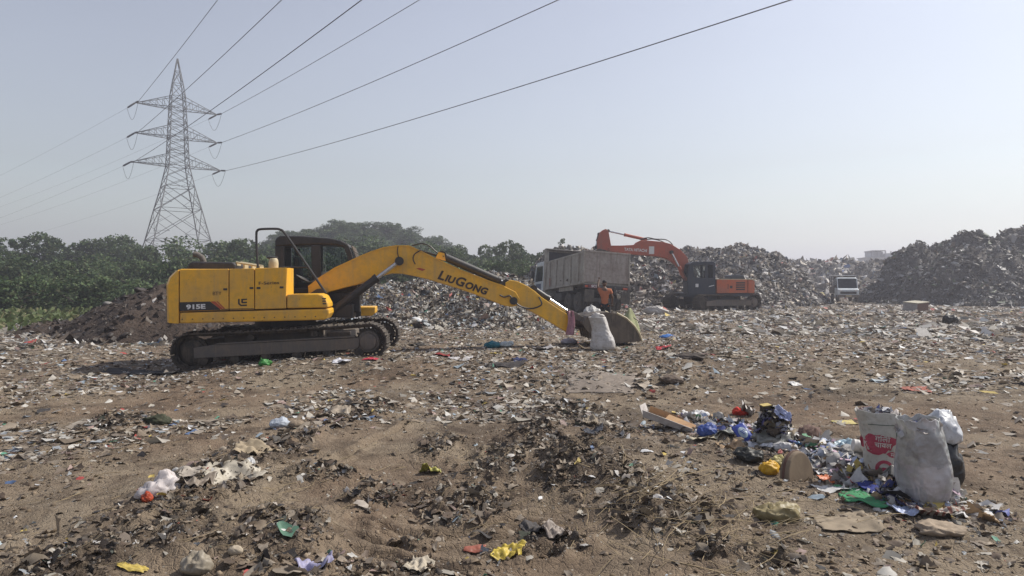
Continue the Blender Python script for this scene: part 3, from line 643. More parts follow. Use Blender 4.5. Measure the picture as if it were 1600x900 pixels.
# ------------------------------------------------------------------ shared machine parts
M_yel = paint('yellow_paint', (.80, .42, .018), (.40, .27, .12), .5, .42, 1.3); M_yel_clean = paint('yellow_paint_clean', (.80, .43, .018), (.42, .28, .12), .45, .4, 1.6)
M_blk = paint('black_paint', (.018, .018, .02), (.07, .055, .045), .5, .5, 3); M_rub = paint('rubber', (.04, .037, .034), (.14, .12, .095), .8, .9, 5)
M_trk = paint('track_steel', (.030, .027, .025), (.13, .10, .072), .8, .8, 6, .1, .5); M_frm = paint('frame_grey', (.11, .10, .092), (.18, .14, .105), .85, .85, 3.5, 0, .5)
M_chr = paint('chrome_rod', (.55, .56, .58), (.3, .3, .3), .2, .25, 3, .8); M_gls = glass('cab_glass', (.90, .93, .94), .12); M_gls_dk = glass('dark_glass', (.25, .3, .32), .75)
M_buck = paint('bucket_steel', (.075, .062, .052), (.20, .16, .12), .8, .7, 3, .2); M_white = paint('white_paint', (.55, .56, .57), (.28, .25, .21), .5, .5, 2)
M_red_d = paint('red_mark', (.45, .07, .03), (.3, .1, .05), .4, .5, 3); M_orange = paint('orange_paint', (.52, .115, .04), (.30, .16, .11), .5, .5, 1.4)
M_boomred = paint('red_boom_paint', (.44, .09, .045), (.24, .13, .10), .5, .55, 1.2); M_navy = paint('navy_paint', (.018, .028, .048), (.06, .06, .06), .4, .45, 2)
M_wlet = paint('white_letter', (.7, .7, .7), (.5, .45, .4), .3, .6, 6); M_dlet = paint('dark_letter', (.03, .02, .018), (.14, .08, .03), .35, .6, 6)
M_seat = paint('seat_cloth', (.05, .05, .055), (.1, .09, .08), .3, .9, 5); M_cream = paint('cream', (.52, .44, .28), (.3, .24, .15), .4, .6, 4)

def text_geo(s, size, offset=0.0, shear=0.0, spacing=1.0):
    c = bpy.data.curves.new('t', 'FONT'); c.body = s; c.size = size; c.offset = offset; c.shear = shear; c.space_character = spacing
    c.align_x = 'CENTER'; c.align_y = 'CENTER'; c.resolution_u = 4
    o = bpy.data.objects.new('t', c); me = bpy.data.meshes.new_from_object(o)
    v = [tuple(q.co) for q in me.vertices]; f = [tuple(p.vertices) for p in me.polygons]
    bpy.data.objects.remove(o); bpy.data.curves.remove(c); bpy.data.meshes.remove(me)
    return v, f
def solidify(v, f, fn, t):
    """map flat glyphs through fn(x, y, depth) with a small thickness"""
    n = len(v); V = [fn(p[0], p[1], 0) for p in v] + [fn(p[0], p[1], t) for p in v]; Fc = [tuple(a) for a in f] + [tuple(a + n for a in reversed(q)) for q in f]
    from collections import Counter
    e = Counter()
    for q in f:
        for a, b in zip(q, q[1:] + q[:1]): e[tuple(sorted((a, b)))] += 1
    for q in f:
        for a, b in zip(q, q[1:] + q[:1]):
            if e[tuple(sorted((a, b)))] == 1: Fc.append((b, a, a + n, b + n))
    return V, Fc
def lettering(s, size, parent, mat, fn, offset=0., shear=0., name='lettering', t=.006, sx=1.0, spacing=1.0):
    v, f = text_geo(s, size, offset, shear, spacing); v = [(p[0] * sx, p[1], 0) for p in v]
    V, Fc = solidify(v, f, fn, t); mb = MB(); mb.add(V, Fc); return mb.build(name, mat, parent)

class Fit:
    def __init__(s, ox, oy, oz, yaw): s.o = (ox, oy, oz); s.c = math.cos(yaw); s.s = math.sin(yaw)
    def __call__(s, px, py, yo):
        k = (px - 800) / F; ox, oy, oz = s.o
        x = (k * (oy + yo * s.c) - ox + yo * s.s) / (s.c - k * s.s); Y = oy + x * s.s + yo * s.c
        return x, EYE + (HOR - py) / F * Y - oz
    def P(s, pts, yo): return [s(a, b, yo) for a, b in pts]

def crawler(parent, x0, x1, r, yc, wd, M, drive_right=True, nroll=6, Ltop=.0, mt=None, mf=None, pitch_n=44):
    """one crawler track: chain of shoes, side frame, idler, sprocket, rollers, in the plane x,z; bottom at z=0"""
    mt = mt or M_trk; mf = mf or M_frm
    cx0, cx1 = x0 + r, x1 - r; straight = cx1 - cx0; per = 2 * straight + 2 * math.pi * r; n = pitch_n
    tr = MB(M); sh = MB(M)
    for i in range(n):
        s = per * i / n; rr = r
        if s < straight: x, z, a = cx0 + s, 0, 0.0
        elif s < straight + math.pi * r: q = (s - straight) / r; x, z, a = cx1 + r * math.sin(q), r - r * math.cos(q), q
        elif s < 2 * straight + math.pi * r: q = s - straight - math.pi * r; x, z, a = cx1 - q, 2 * r - .02 * math.sin(math.pi * q / straight), math.pi
        else: q = (s - 2 * straight - math.pi * r) / r; x, z, a = cx0 - r * math.sin(q), r + r * math.cos(q), math.pi + q
        L = per / n * .47; ca, sa = math.cos(a), math.sin(a); jj = random.uniform(-.006, .006)
        def T(u, v): return (x + u * ca - v * sa, z + u * sa + v * ca)
        prof = [T(-L, .0), T(-L * .7, -.004), T(-L * .62, -.034), T(-L * .5, -.034), T(-L * .42, -.004), T(L * .0, -.004), T(L * .08, -.028), T(L * .2, -.028), T(L * .28, -.004), T(L, .0), T(L, .022), T(-L, .022)]
        tr.prism(prof, yc - wd / 2 + jj, yc + wd / 2 + jj)
        link = [T(-L * 1.1, .022), T(L * 1.1, .022), T(L * 1.1, .075), T(-L * 1.1, .075)]
        for dy in (-.09, .07): tr.prism(link, yc + dy, yc + dy + .03)
    root = tr.build('crawler_track', mt, parent)
    fb = MB(M); s = -1 if yc < 0 else 1
    yo = yc + s * (wd / 2 - .07)
    fb.prism([(cx0 + .05, r * .62), (cx1 - r * .7, r * .62), (cx1 - r * .5, r * .8), (cx1 - r * .5, r * 1.25), (cx0 + r * 1.2, r * 1.3), (cx0 + .05, r * 1.2)], min(yc - s * .12, yo), max(yc - s * .12, yo))
    fb.prism([(cx0 + r * 1.2, r * 1.3), (cx1 - r * .7, r * 1.28), (cx1 - r * .7, r * 1.36), (cx0 + r * 1.4, r * 1.38)], min(yc, yo + s * .015), max(yc, yo + s * .015))
    fb.build('track_frame', mf, root, .012)
    for nm, cx in (('idler', cx0 if drive_right else cx1), ('sprocket', cx1 if drive_right else cx0)):
        w = MB(M)
        R_ = r - .085
        if nm == 'sprocket':
            w.lathe([(R_ * .93, -.05), (R_ * .93, .05)], (cx, yc, r), 'y', 40)
            for k in range(20):
                a = 2 * math.pi * k / 20; w.prism([(cx + R_ * .9 * math.cos(a - .09), r + R_ * .9 * math.sin(a - .09)), (cx + R_ * 1.08 * math.cos(a - .04), r + R_ * 1.08 * math.sin(a - .04)), (cx + R_ * 1.08 * math.cos(a + .04), r + R_ * 1.08 * math.sin(a + .04)), (cx + R_ * .9 * math.cos(a + .09), r + R_ * .9 * math.sin(a + .09))], yc - .03, yc + .03)
            w.build('sprocket', mt, root, smooth=True)
            h = MB(M); ya = yc + s * .05; yb = yc + s * (wd / 2 - .05)
            h.lathe([(R_ * .78, ya - yc), (R_ * .78, (yb - yc) * .72), (R_ * .60, (yb - yc) * .8), (R_ * .58, yb - yc), (R_ * .45, yb - yc + s * .015)], (cx, yc, r), 'y', 32)
            for k in range(10): a = 2 * math.pi * k / 10; h.cyl((cx + R_ * .68 * math.cos(a), yb - s * .06, r + R_ * .68 * math.sin(a)), (cx + R_ * .68 * math.cos(a), yb - s * .03, r + R_ * .68 * math.sin(a)), .018, 6)
            h.build('drive_hub', mf, root, smooth=True)
        else:
            w.lathe([(R_ * .3, -.13), (R_ * .8, -.10), (R_ * .85, -.05), (R_, -.045), (R_, .045), (R_ * .85, .05), (R_ * .8, .10), (R_ * .3, .13)], (cx, yc, r), 'y', 36); w.build('idler', mt, root, smooth=True)
    for k in range(nroll):
        w = MB(M); x = cx0 + r * .55 + (straight - r * 1.1) * (k + .0) / (nroll - 1); w.lathe([(.05, -.16), (.10, -.14), (.10, -.06), (.075, -.05), (.075, .05), (.10, .06), (.10, .14), (.05, .16)], (x, yc, .175), 'y', 16); w.build('track_roller', mt, root, smooth=True)
    for k in range(2):
        w = MB(M); x = cx0 + straight * (.33 + .36 * k); w.lathe([(.07, -.12), (.07, .12)], (x, yc, 2 * r - .155), 'y', 14); w.build('carrier_roller', mt, root, smooth=True)
    return root

def cylinder_ram(parent, p0, p1, f, rb, rr, name, M=None, mb_mat=None):
    """hydraulic ram: barrel from p0 for fraction f, then the rod to p1"""
    p0, p1 = Vector(p0), Vector(p1); m = p0.lerp(p1, f); b = MB()
    b.cyl(p0, m, rb, 16); b.cyl(m - (p1 - p0).normalized() * .05, m + (p1 - p0).normalized() * .03, rb * 1.15, 16)
    b.lathe([(rb * 1.2, -rb * .9), (rb * 1.2, rb * .9)], tuple(p0), 'y', 14)
    o = b.build(name, mb_mat or M_blk, parent, smooth=True)
    r_ = MB(); r_.cyl(m, p1, rr, 14); r_.build('rod', M_chr, o, smooth=True); r_ = MB(); r_.lathe([(rb * 1.1, -rb * 1.1), (rb * 1.1, rb * 1.1)], tuple(p1), 'y', 14); r_.build('rod_eye', M_blk, o, smooth=True)
    return o
def hose(parent, pts, r=.018, name='hose', mat=None):
    # smooth through points
    P = [Vector(p) for p in pts]; Q = []
    for i in range(len(P) - 1):
        a = P[max(i - 1, 0)]; b = P[i]; c = P[i + 1]; d = P[min(i + 2, len(P) - 1)]
        for k in range(5):
            t = k / 5; Q.append(.5 * ((2 * b) + (c - a) * t + (2 * a - 5 * b + 4 * c - d) * t * t + (3 * b - a - 3 * c + d) * t ** 3))
    Q.append(P[-1]); m = MB(); m.tube(Q, r, 7); return m.build(name, mat or M_blk, parent, smooth=True)

# ------------------------------------------------------------------ yellow excavator
OX, OY, OZ, YW = -4.85, 14.4, .10, R(8)
yx = empty('excavator', (OX, OY, OZ), (0, 0, YW), 'yellow crawler excavator with black cab and long boom lowered to the ground', 'excavator')
ft = Fit(OX, OY, OZ, YW); U = Matrix.Rotation(R(-5), 4, 'Z') @ Matrix.Rotation(R(-3.0), 4, 'Y') @ Matrix.Translation((0, 0, -.03))
crawler(yx, -1.84, 2.32, .36, -1.0, .5, U); crawler(yx, -1.84, 2.32, .36, 1.0, .5, U)
mb = MB(U); mb.box(-1.0, 1.0, -.72, .72, .42, .72); mb.prism([(-1.5, .3), (1.5, .3), (1.5, .55), (-1.5, .55)], -.5, .5); mb.build('undercarriage', M_frm, yx, .02)
mb = MB(); mb.lathe([(.62, .66), (.62, .90)], (0, 0, 0), 'z', 40); mb.build('slewing_ring', M_blk, yx, smooth=True)
YO = -1.24
# counterweight, rounded in plan
cwp = ft.P([(258, 505), (256.5, 445), (261, 433), (271, 423), (279, 421), (279, 506)], YO)
xs_front = cwp[4][0]; v = []; f = []; NS = 13; n = 6
for i in range(NS):
    u = -1 + 2 * i / (NS - 1); y = u * 1.24; bulge = .26 * (1 - u * u) ** .8 - .07
    for k, (x, z) in enumerate(cwp): v.append((x - (bulge if k < 4 else 0), y, z))
for i in range(NS - 1):
    for k in range(n): k2 = (k + 1) % n; f.append((i * n + k, i * n + k2, (i + 1) * n + k2, (i + 1) * n + k))
f.append(tuple(range(n))); f.append(tuple((NS - 1) * n + k for k in range(n - 1, -1, -1)))
mb = MB(); mb.add(v, f); mb.build('counterweight', M_yel, yx, .03, smooth=False, seg=3)
def panel(pts, y0=YO, y1=YO + .06, name='side_panel', mat=None, parent=None, bev=.012): mb = MB(); mb.prism(ft.P(pts, YO), y0, y1); return mb.build(name, mat or M_yel, parent or yx, bev)
panel([(280.6, 421), (357, 420), (357, 484.5), (280.6, 487)]); panel([(358.3, 420), (397, 419.2), (397, 483.5), (358.3, 484.5)]); fp = panel([(398.3, 419), (447, 418), (447, 481.8), (398.3, 483.3)], YO, -.42)
panel([(280.6, 488.6), (514, 482.4), (514.5, 490), (510, 498), (506, 500), (280.6, 505.5)], YO, -.42, 'lower_sill', bev=.03)
panel([(448.3, 460), (497, 459), (505, 462), (512, 474), (512.8, 480.6), (448.3, 481.8)], YO, -.42, 'tool_box', bev=.025)
a0 = ft(281, 421, YO); a1 = ft(447, 418, YO); zb_ = ft(300, 503, YO)[1]
mb = MB(); mb.box(a0[0] + .01, a1[0] - .6, YO + .07, 1.22, zb_ + .05, a0[1] - .015); mb.box(a1[0] - .6, 1.45, -.40, .30, zb_ + .02, zb_ + .30); mb.box(a1[0] - .6, 1.55, .36, 1.22, zb_, zb_ + .16); mb.build('deck', M_blk, yx, .01)
mb = MB(); mb.box(a0[0], a1[0] - .62, YO + .02, 1.22, a0[1] - .01, a0[1] + .012); mb.build('top_cover', M_yel, yx, .01)
mb = MB(); mb.box(a0[0], a1[0] - .63, 1.22, 1.25, zb_ + .02, a0[1] - .02); mb.build('side_panel', M_yel, yx, .012)
# lower front of the platform
fx0, fz0 = ft(513, 484, -.3)
mb = MB(); mb.prism([(1.0, .86), (1.78, .86), (1.86, .92), (1.86, 1.06), (1.0, 1.06)], .42, 1.2); mb.build('cab_step', M_yel_clean, yx, .02)
# raised black engine hood, exhaust, pipes
h = ft.P([(291, 423), (293, 412.5), (299, 408.5), (362, 409.5), (368, 412), (369, 423)], -.55); mb = MB(); mb.prism(h, -.55, .75); mb.build('engine_hood', M_blk, yx, .04, seg=3)
e0 = ft(318, 412, .2); mb = MB(); mb.tube([(e0[0], .2, e0[1] - .1), (e0[0], .2, e0[1] + .06), (e0[0] - .03, .2, e0[1] + .13), (e0[0] - .12, .2, e0[1] + .19), (e0[0] - .2, .2, e0[1] + .2)], .06, 14); mb.build('exhaust', M_frm, yx, smooth=True)
h = [ft(370 + k * 6, 410 + k * 1.0, -.4) for k in range(7)]; mb = MB(); mb.tube([(x, -.45, z) for x, z in h], .022, 8); mb.tube([(x, -.1, z + .01) for x, z in h], .022, 8)
for x, z in h[::2]: mb.box(x - .015, x + .015, -.45, -.1, z - .12, z)
mb.build('hood_rail', M_cream, yx, smooth=True)
c0 = ft(427.5, 419, -.9); mb = MB(); mb.lathe([(.09, -.02), (.095, .10), (.085, .17), (.06, .20)], (c0[0], -.9, c0[1]), 'z', 22); mb.build('filler_cap', M_cream, yx, smooth=True)
mb = MB(); mb.lathe([(.075, 0), (.085, .02), (.07, .19), (.11, .20), (.11, .235), (.02, .25)], (c0[0] - .08, -.62, c0[1]), 'z', 20); mb.build('air_cleaner', M_blk, yx, smooth=True)
# handrail
def fy(px, py, y): x, z = ft(px, py, y); return (x, y, z)
hose(yx, [fy(403.5, 421, -1.15), fy(401.5, 400, -1.15), fy(400.5, 368, -1.15), fy(402, 360.5, -1.15), fy(408, 358, -1.15), fy(430, 357.5, -1.15), fy(438, 359, -1.15), fy(446, 366, -1.15), fy(478, 412, -1.15), fy(509, 458, -1.15)], .024, 'handrail')
hose(yx, [fy(436, 418, -1.15), fy(470, 417, -1.15), fy(482, 418, -1.15)], .016, 'handrail')
# markings on the side
def side_fn(px0, py0, px1, py1, y):
    x0, z0 = ft(px0, py0, y); x1, z1 = ft(px1, py1, y); a = math.atan2(z1 - z0, x1 - x0); cx, cz = (x0 + x1) / 2, (z0 + z1) / 2
    return (lambda u, v_, t: (cx + u * math.cos(a) - v_ * math.sin(a), y - t, cz + u * math.sin(a) + v_ * math.cos(a))), math.hypot(x1 - x0, z1 - z0)
YS = YO - .004
mb = MB(); mb.prism(ft.P([(280.8, 472.3), (328, 471), (344, 483), (344, 484.2), (280.8, 486.2)], YO), YS, YO - .001); mb.build('black_stripe', M_blk, yx)
mb = MB(); mb.prism(ft.P([(329, 471), (336, 470.8), (348, 482), (345, 483.5)], YO), YS - .002, YO - .001); mb.prism(ft.P([(338, 470.8), (340, 470.8), (352, 482.3), (349.5, 482.5)], YO), YS - .002, YO - .001); mb.build('red_stripe', M_red_d, yx)
mb = MB(); mb.prism(ft.P([(346, 482.8), (397, 481.6), (397, 482.6), (346, 484)], YO), YS, YO - .001); mb.build('black_line', M_blk, yx)
fn, w_ = side_fn(290, 480.2, 322, 479, YS - .001); lettering('915E', .12, yx, M_wlet, fn, .005, 0, sx=1.45)
fn, w_ = side_fn(372, 473, 386, 472.5, YS)
mb = MB()
for q in ([(372, 467), (374.6, 467), (374.6, 474), (377, 476.2), (386, 475.8), (386, 478), (376, 478.3), (372, 475)], [(377, 467), (386, 466.6), (386, 468.6), (379.8, 469), (379.8, 471.6), (386, 471.3), (386, 473.6), (378.5, 473.8), (377, 472.5)]): mb.prism(ft.P(q, YO), YS, YO - .001)
mb.build('emblem', M_blk, yx)
fn, w_ = side_fn(331, 459, 347, 458.5, YS); lettering('BTY', .10, yx, M_dlet, fn, -.002, 0, sx=.95)
fn, w_ = side_fn(402, 443, 438, 441.5, YS); lettering('F-Series', .085, yx, M_dlet, fn, .0, 0, sx=1.45)
fn, w_ = side_fn(503, 468, 507, 480, YS - .0); 
# lamp and vents on tool box front
mb = MB()
for k in range(3): x, z = ft(505.0 + k * .4, 466.5 + k * 4, YO); mb.box(x - .02, x + .05, YO - .006, YO + .05, z - .012, z + .012)
mb.build('vent', M_blk, yx)
for px_, py_ in ((352, 452), (393, 450), (404, 450), (440, 449)):
    x, z = ft(px_, py_, YO); mb = MB(); mb.box(x - .035, x + .035, YO - .012, YO + .01, z - .02, z + .02); mb.build('latch', M_blk, yx, .004)
for px_, py_ in ((300, 430), (320, 430), (340, 429)):
    x, z = ft(px_, py_, YO)
mb = MB()
for k in range(14): x, z = ft(285 + k * 16, 499 - k * .35, YO); mb.lathe([(.012, -.012), (.012, .01)], (x, YO - .0, z), 'y', 8)
sb = mb.build('bolt_row', M_blk, yx); sb['kind'] = 'stuff'
# cab
CY0, CY1 = .34, 1.24
cab = empty('cab', (0, 0, 0)); cab.parent = yx
sil = ft.P([(431, 474), (429.5, 380), (432, 371), (438, 368), (470, 368.5), (515, 372), (532, 375.5), (543, 381), (548, 392), (556, 424), (560, 462), (560, 476)], CY0)
def cabbar(pts, y0, y1, name='pillar', mat=M_blk, bev=.015): mb = MB(); mb.prism(ft.P(pts, CY0), y0, y1); return mb.build(name, mat, cab, bev)
cabbar([(429.5, 385), (429.5, 376), (432, 371), (438, 368), (470, 368.5), (515, 372), (532, 375.5), (543, 381), (546, 386), (536, 386), (524, 383), (500, 382), (445, 384)], CY0, CY1, 'cab_roof', bev=.03)
cabbar([(429.5, 385), (444, 384), (445, 474), (431, 474)], CY0, CY0 + .07); cabbar([(429.5, 385), (444, 384), (445, 474), (431, 474)], CY1 - .07, CY1)
cabbar([(486, 383), (501, 382), (502, 474), (488, 474)], CY0, CY0 + .06); cabbar([(486, 383), (496, 382), (497, 474), (488, 474)], CY1 - .06, CY1)
fr = [(536, 384), (545, 384), (549, 394), (557, 424), (561, 474), (552, 474), (548, 426), (541, 396)]
cabbar(fr, CY0, CY0 + .06); cabbar(fr, CY1 - .06, CY1)
cabbar([(431, 450), (561, 450), (561, 474), (431, 474)], CY0, CY0 + .04, 'cab_panel'); cabbar([(431, 446), (561, 446), (561, 474), (431, 474)], CY1 - .04, CY1, 'cab_panel'); cabbar([(431, 470), (561, 470), (561, 476), (431, 476)], CY0, CY1, 'cab_floor')
cabbar([(429.5, 424), (445, 424), (445, 474), (431, 474)], CY0 + .02, CY1 - .02, 'cab_panel')
cabbar([(436, 418), (484, 417.4), (484, 419), (436, 419.6)], CY0 - .01, CY0 + .02, 'window_bar')
for pts in ([(445, 384), (486, 383), (488, 450), (446, 450)], [(501, 382), (536, 385), (548, 426), (552, 450), (502, 450)]):
    o = cabbar(pts, CY0 + .02, CY0 + .028, 'window', M_gls, 0); o = cabbar(pts, CY1 - .03, CY1 - .022, 'window', M_gls, 0)
o = cabbar([(546.5, 386), (550, 396), (557.5, 424), (561, 450), (560, 450), (556.5, 424), (549, 396), (545.6, 386)], CY0 + .07, CY1 - .07, 'windscreen', M_gls, 0)
# guard bars over the windscreen
mb = MB()
for k in range(6):
    y = CY0 + .04 + (CY1 - CY0 - .08) * k / 5; pts = [(547, 384), (552, 396), (559.5, 424), (563, 450)]; mb.tube([(ft(a, b, CY0)[0] + .03, y, ft(a, b, CY0)[1]) for a, b in pts], .014, 6)
for a, b in ((551, 393), (556, 410), (560, 428)): x, z = ft(a, b, CY0); mb.tube([(x + .04, CY0 + .04, z), (x + .04, CY1 - .04, z)], .014, 6)
mb.build('windscreen_guard', M_frm, cab, smooth=True)
sx0, sz0 = ft(470, 440, .8); mb = MB(); mb.box(sx0 - .05, sx0 + .45, .58, 1.02, sz0 - .15, sz0 - .02); mb.prism([(sx0 - .1, sz0 - .1), (sx0 + .05, sz0 - .1), (sx0 - .02, sz0 + .55), (sx0 - .14, sz0 + .55)], .60, 1.0); mb.prism([(sx0 - .12, sz0 + .58), (sx0 - .02, sz0 + .58), (sx0 - .03, sz0 + .75), (sx0 - .12, sz0 + .75)], .68, .92); mb.build('seat', M_seat, cab, .03)
mb = MB(); x, z = ft(508, 440, .7); mb.box(x - .1, x + .12, .45, .65, z - .25, z + .22); mb.tube([(x + .02, .5, z + .2), (x + .04, .5, z + .38)], .012, 6); mb.tube([(x + .3, .8, z - .3), (x + .25, .8, z + .18)], .02, 6); mb.build('control_box', M_white, cab, .02)
mb = MB(); x, z = ft(534, 402, 1.1); mb.tube([(x, 1.1, z - .5), (x, 1.1, z + .1)], .012, 6); mb.build('wiper', M_blk, cab)

# boom
BW = .21
bt = [(482, 464), (481, 447), (500, 433), (523, 418.5), (548, 407), (563, 400), (580, 393), (599, 387), (618, 384), (639, 384), (655, 391), (679, 403), (718, 421), (761.5, 438), (788, 447), (806, 456), (812, 466), (811, 477), (800, 479.5),
      (788, 477.6), (745, 461), (720, 452), (692, 443.5), (668, 436), (645, 431), (628, 427.5), (612, 427), (600, 430), (589, 434), (574, 439), (559, 444.5), (535, 450.5), (513, 456.5), (503, 466), (493, 470)]
mb = MB(); mb.prism(ft.P(bt, -BW), -BW, BW); boom = mb.build('boom', M_yel, yx, .015)
top = ft.P([(482, 447), (500, 432.5), (523, 418), (548, 406.4), (563, 399.4), (580, 392.4), (599, 386.3), (618, 383.3), (639, 383.3), (655, 390.3), (679, 402.3), (718, 420.3), (761.5, 437.3), (788, 446.4)], -BW)
mb = MB(); mb.prism(top + [(x, z - .025) for x, z in reversed(top)], -BW - .018, BW + .018); mb.build('top_flange', M_yel_clean, boom)
fn, w_ = side_fn(685.5, 429, 762.5, 455, -BW - .001); s = w_
VV = []; FF = []; cur = 0.0; runs = []
for txt, hh in (('L', 1.0), ('IU', .74), ('G', 1.0), ('ONG', .74)):
    v, f = text_geo(txt, hh, .035, .16, 1.04); xs = [p[0] for p in v]; ys = [p[1] for p in v]; x0_, y0_ = min(xs), min(ys)
    runs.append(([((p[0] - x0_ + cur), p[1] - y0_, 0) for p in v], f)); cur += max(xs) - x0_ + .05
cur -= .05; k = w_ / cur
for v, f in runs:
    a_, b_ = solidify([((p[0] - cur / 2) * k, (p[1] - .36) * k * .95, 0) for p in v], f, fn, .006); n_ = len(VV); VV += a_; FF += [tuple(i + n_ for i in q) for q in b_]
mb = MB(); mb.add(VV, FF); mb.build('lettering', M_dlet, boom)
for px, py, r_ in ((624, 408, .085), (503, 459, .09), (802, 470, .085)):
    x, z = ft(px, py, -BW); mb = MB(); mb.lathe([(r_, -BW - .07), (r_, BW + .07)], (x, 0, z), 'y', 20); mb.build('pin', M_blk, boom, smooth=True)
hose(boom, [fy(643, 384, -.1), fy(660, 380.5, -.1), fy(672, 385, -.1), fy(682, 394, -.1), fy(694, 401, -.12)], .016)
hose(boom, [fy(657, 391, -BW - .02), fy(648, 397, -BW - .03), fy(645.5, 405, -BW - .03), fy(649, 413, -BW - .03)], .012); hose(boom, [fy(622, 385, -BW - .02), fy(621, 393, -BW - .02), fy(623, 404, -BW - .02)], .010)
hose(boom, [fy(655, 391, -.05), fy(700, 404, -.05), fy(740, 421, -.05), fy(784, 440, -.05)], .018); hose(boom, [fy(655, 391, .03), fy(700, 406, .03), fy(740, 423, .03), fy(784, 441, .03)], .018)
mb = MB(); mb.prism(ft.P([(650, 419.5), (656, 418.5), (665, 421), (660, 423.5)], -BW), -BW - .005, -BW - .001); mb.build('scratch', M_red_d, boom)
hose(boom, [fy(781, 461, -BW - .03), fy(788, 464, -BW - .05), fy(796, 462, -BW - .05), fy(800, 466, -BW - .05), fy(812, 478, -BW - .05), fy(830, 482, -.25), fy(846, 476, -.25), fy(842, 464, -.2)], .017)
for y in (-.36, .36):                     # boom rams
    q0 = fy(517, 488, y); q1 = fy(624, 408, y); cylinder_ram(yx, q0, q1, .66, .085, .042, 'boom_ram')
q = ft.P([(483, 486), (480, 462), (494, 452), (505, 450), (517, 470), (523, 486)], -.3); mb = MB(); mb.prism(q, -.33, -.25); mb.prism(q, .25, .33); mb.build('boom_bracket', M_blk, yx, .01)
mb = MB(); q = ft.P([(470, 486), (476, 464), (496, 458), (540, 456), (556, 452), (560, 470), (554, 486)], .3); mb.prism(q, .0, .3); mb.build('valve_block', M_blk, yx, .02)
for k in range(4): hose(yx, [fy(463 + 3 * k, 430 + k, -.1 + .1 * k), fy(474 + 2 * k, 437, -.1 + .1 * k), fy(485, 441, -.1 + .08 * k), fy(497, 437 - k, -.05 + .04 * k)], .018)
mb = MB(); x, z = ft(548, 452, .0); mb.box(x - .18, x + .2, -.1, .2, z - .5, z - .1); mb.build('front_frame', M_blk, yx, .02)
# stick (arm)
AW = .15
ap = ft.P([(787, 456), (790, 441.5), (797, 437.5), (808, 439), (824.5, 447), (836, 455), (846, 464), (868, 479), (887, 491), (894, 499), (897, 519), (892, 522.5), (884, 518), (871, 510), (850, 497.5), (831, 487), (815, 477.5), (800, 470), (790, 464)], -AW)
mb = MB(); mb.prism(ap, -AW, AW); arm = mb.build('arm', M_yel_clean, yx, .014)
cylinder_ram(yx, fy(690, 399.5, 0), fy(790, 443, 0), .90, .088, .045, 'arm_ram')
mb = MB(); q = ft.P([(680, 404), (685, 394), (694, 396), (696, 408)], 0); mb.prism(q, -.13, -.09); mb.build('ram_bracket', M_yel, boom); mb = MB(); mb.prism(q, .09, .13); mb.build('ram_bracket', M_yel, boom)
x, z = ft(784.5, 446.5, -AW); mb = MB(); mb.lathe([(.07, -.19), (.07, .19)], (x, 0, z), 'y', 18); mb.build('pin', M_blk, arm, smooth=True)
cylinder_ram(yx, fy(833, 451, 0), fy(889, 488.5, 0), .42, .07, .045, 'bucket_ram')
BKW = .46
lk = ft.P([(886, 485), (892, 484), (920, 500), (924, 507), (916, 509), (886, 492)], -.2); mb = MB(); mb.prism(lk, -.21, -.17); mb.prism(lk, .17, .21); lk = ft.P([(893, 500), (897, 493), (925, 504), (932, 498), (936, 503), (928, 512), (900, 506)], -.1); mb.prism(lk, -.13, -.08); mb.prism(lk, .08, .13); mb.build('bucket_link', M_frm, yx, .01)
# bucket: curved shell with side plates, mouth towards the ground
outer = [(904, 503), (912, 493), (925, 488), (942, 486.5), (956, 489), (970, 497), (982, 508.5), (990, 520), (994, 530), (990, 532.5)]
inner = [(988, 530), (984, 521), (977, 511), (967, 501), (955, 493.5), (942, 491), (926, 492.5), (915, 498), (908, 506)]
mb = MB(); mb.prism(ft.P(outer + inner, -.1), -BKW, BKW); bk = mb.build('bucket', M_buck, yx, .008)
sp = [(904, 503), (912, 493), (925, 488), (942, 486.5), (956, 489), (970, 497), (982, 508.5), (990, 520), (992, 530), (984, 532), (957, 534), (935, 531), (920, 524), (908, 512)]
for y in (-BKW, BKW): mb = MB(); mb.prism(ft.P(sp, -.1), y - .015, y + .015); mb.build('side_plate', M_buck, bk, .005)
rim = ft.P([(956, 488), (971, 496), (983, 507.5), (991, 519.5), (995, 531)], -.1); mb = MB(); mb.tube([(x, -BKW - .01, z) for x, z in rim], .022, 7); mb.tube([(x, BKW, z) for x, z in rim], .022, 7); mb.build('wear_rim', M_cream, bk, smooth=True)
mb = MB()
for k in range(5):
    mb = MB(); y = -BKW + .06 + (2 * BKW - .12) * k / 4; x, z = ft(914, 518, -.1); mb.prism([(x - .02, z + .06), (x + .10, z + .04), (x + .06, z - .14), (x + .03, z - .14)], y - .035, y + .035); mb.build('bucket_tooth', M_buck, bk, .006)

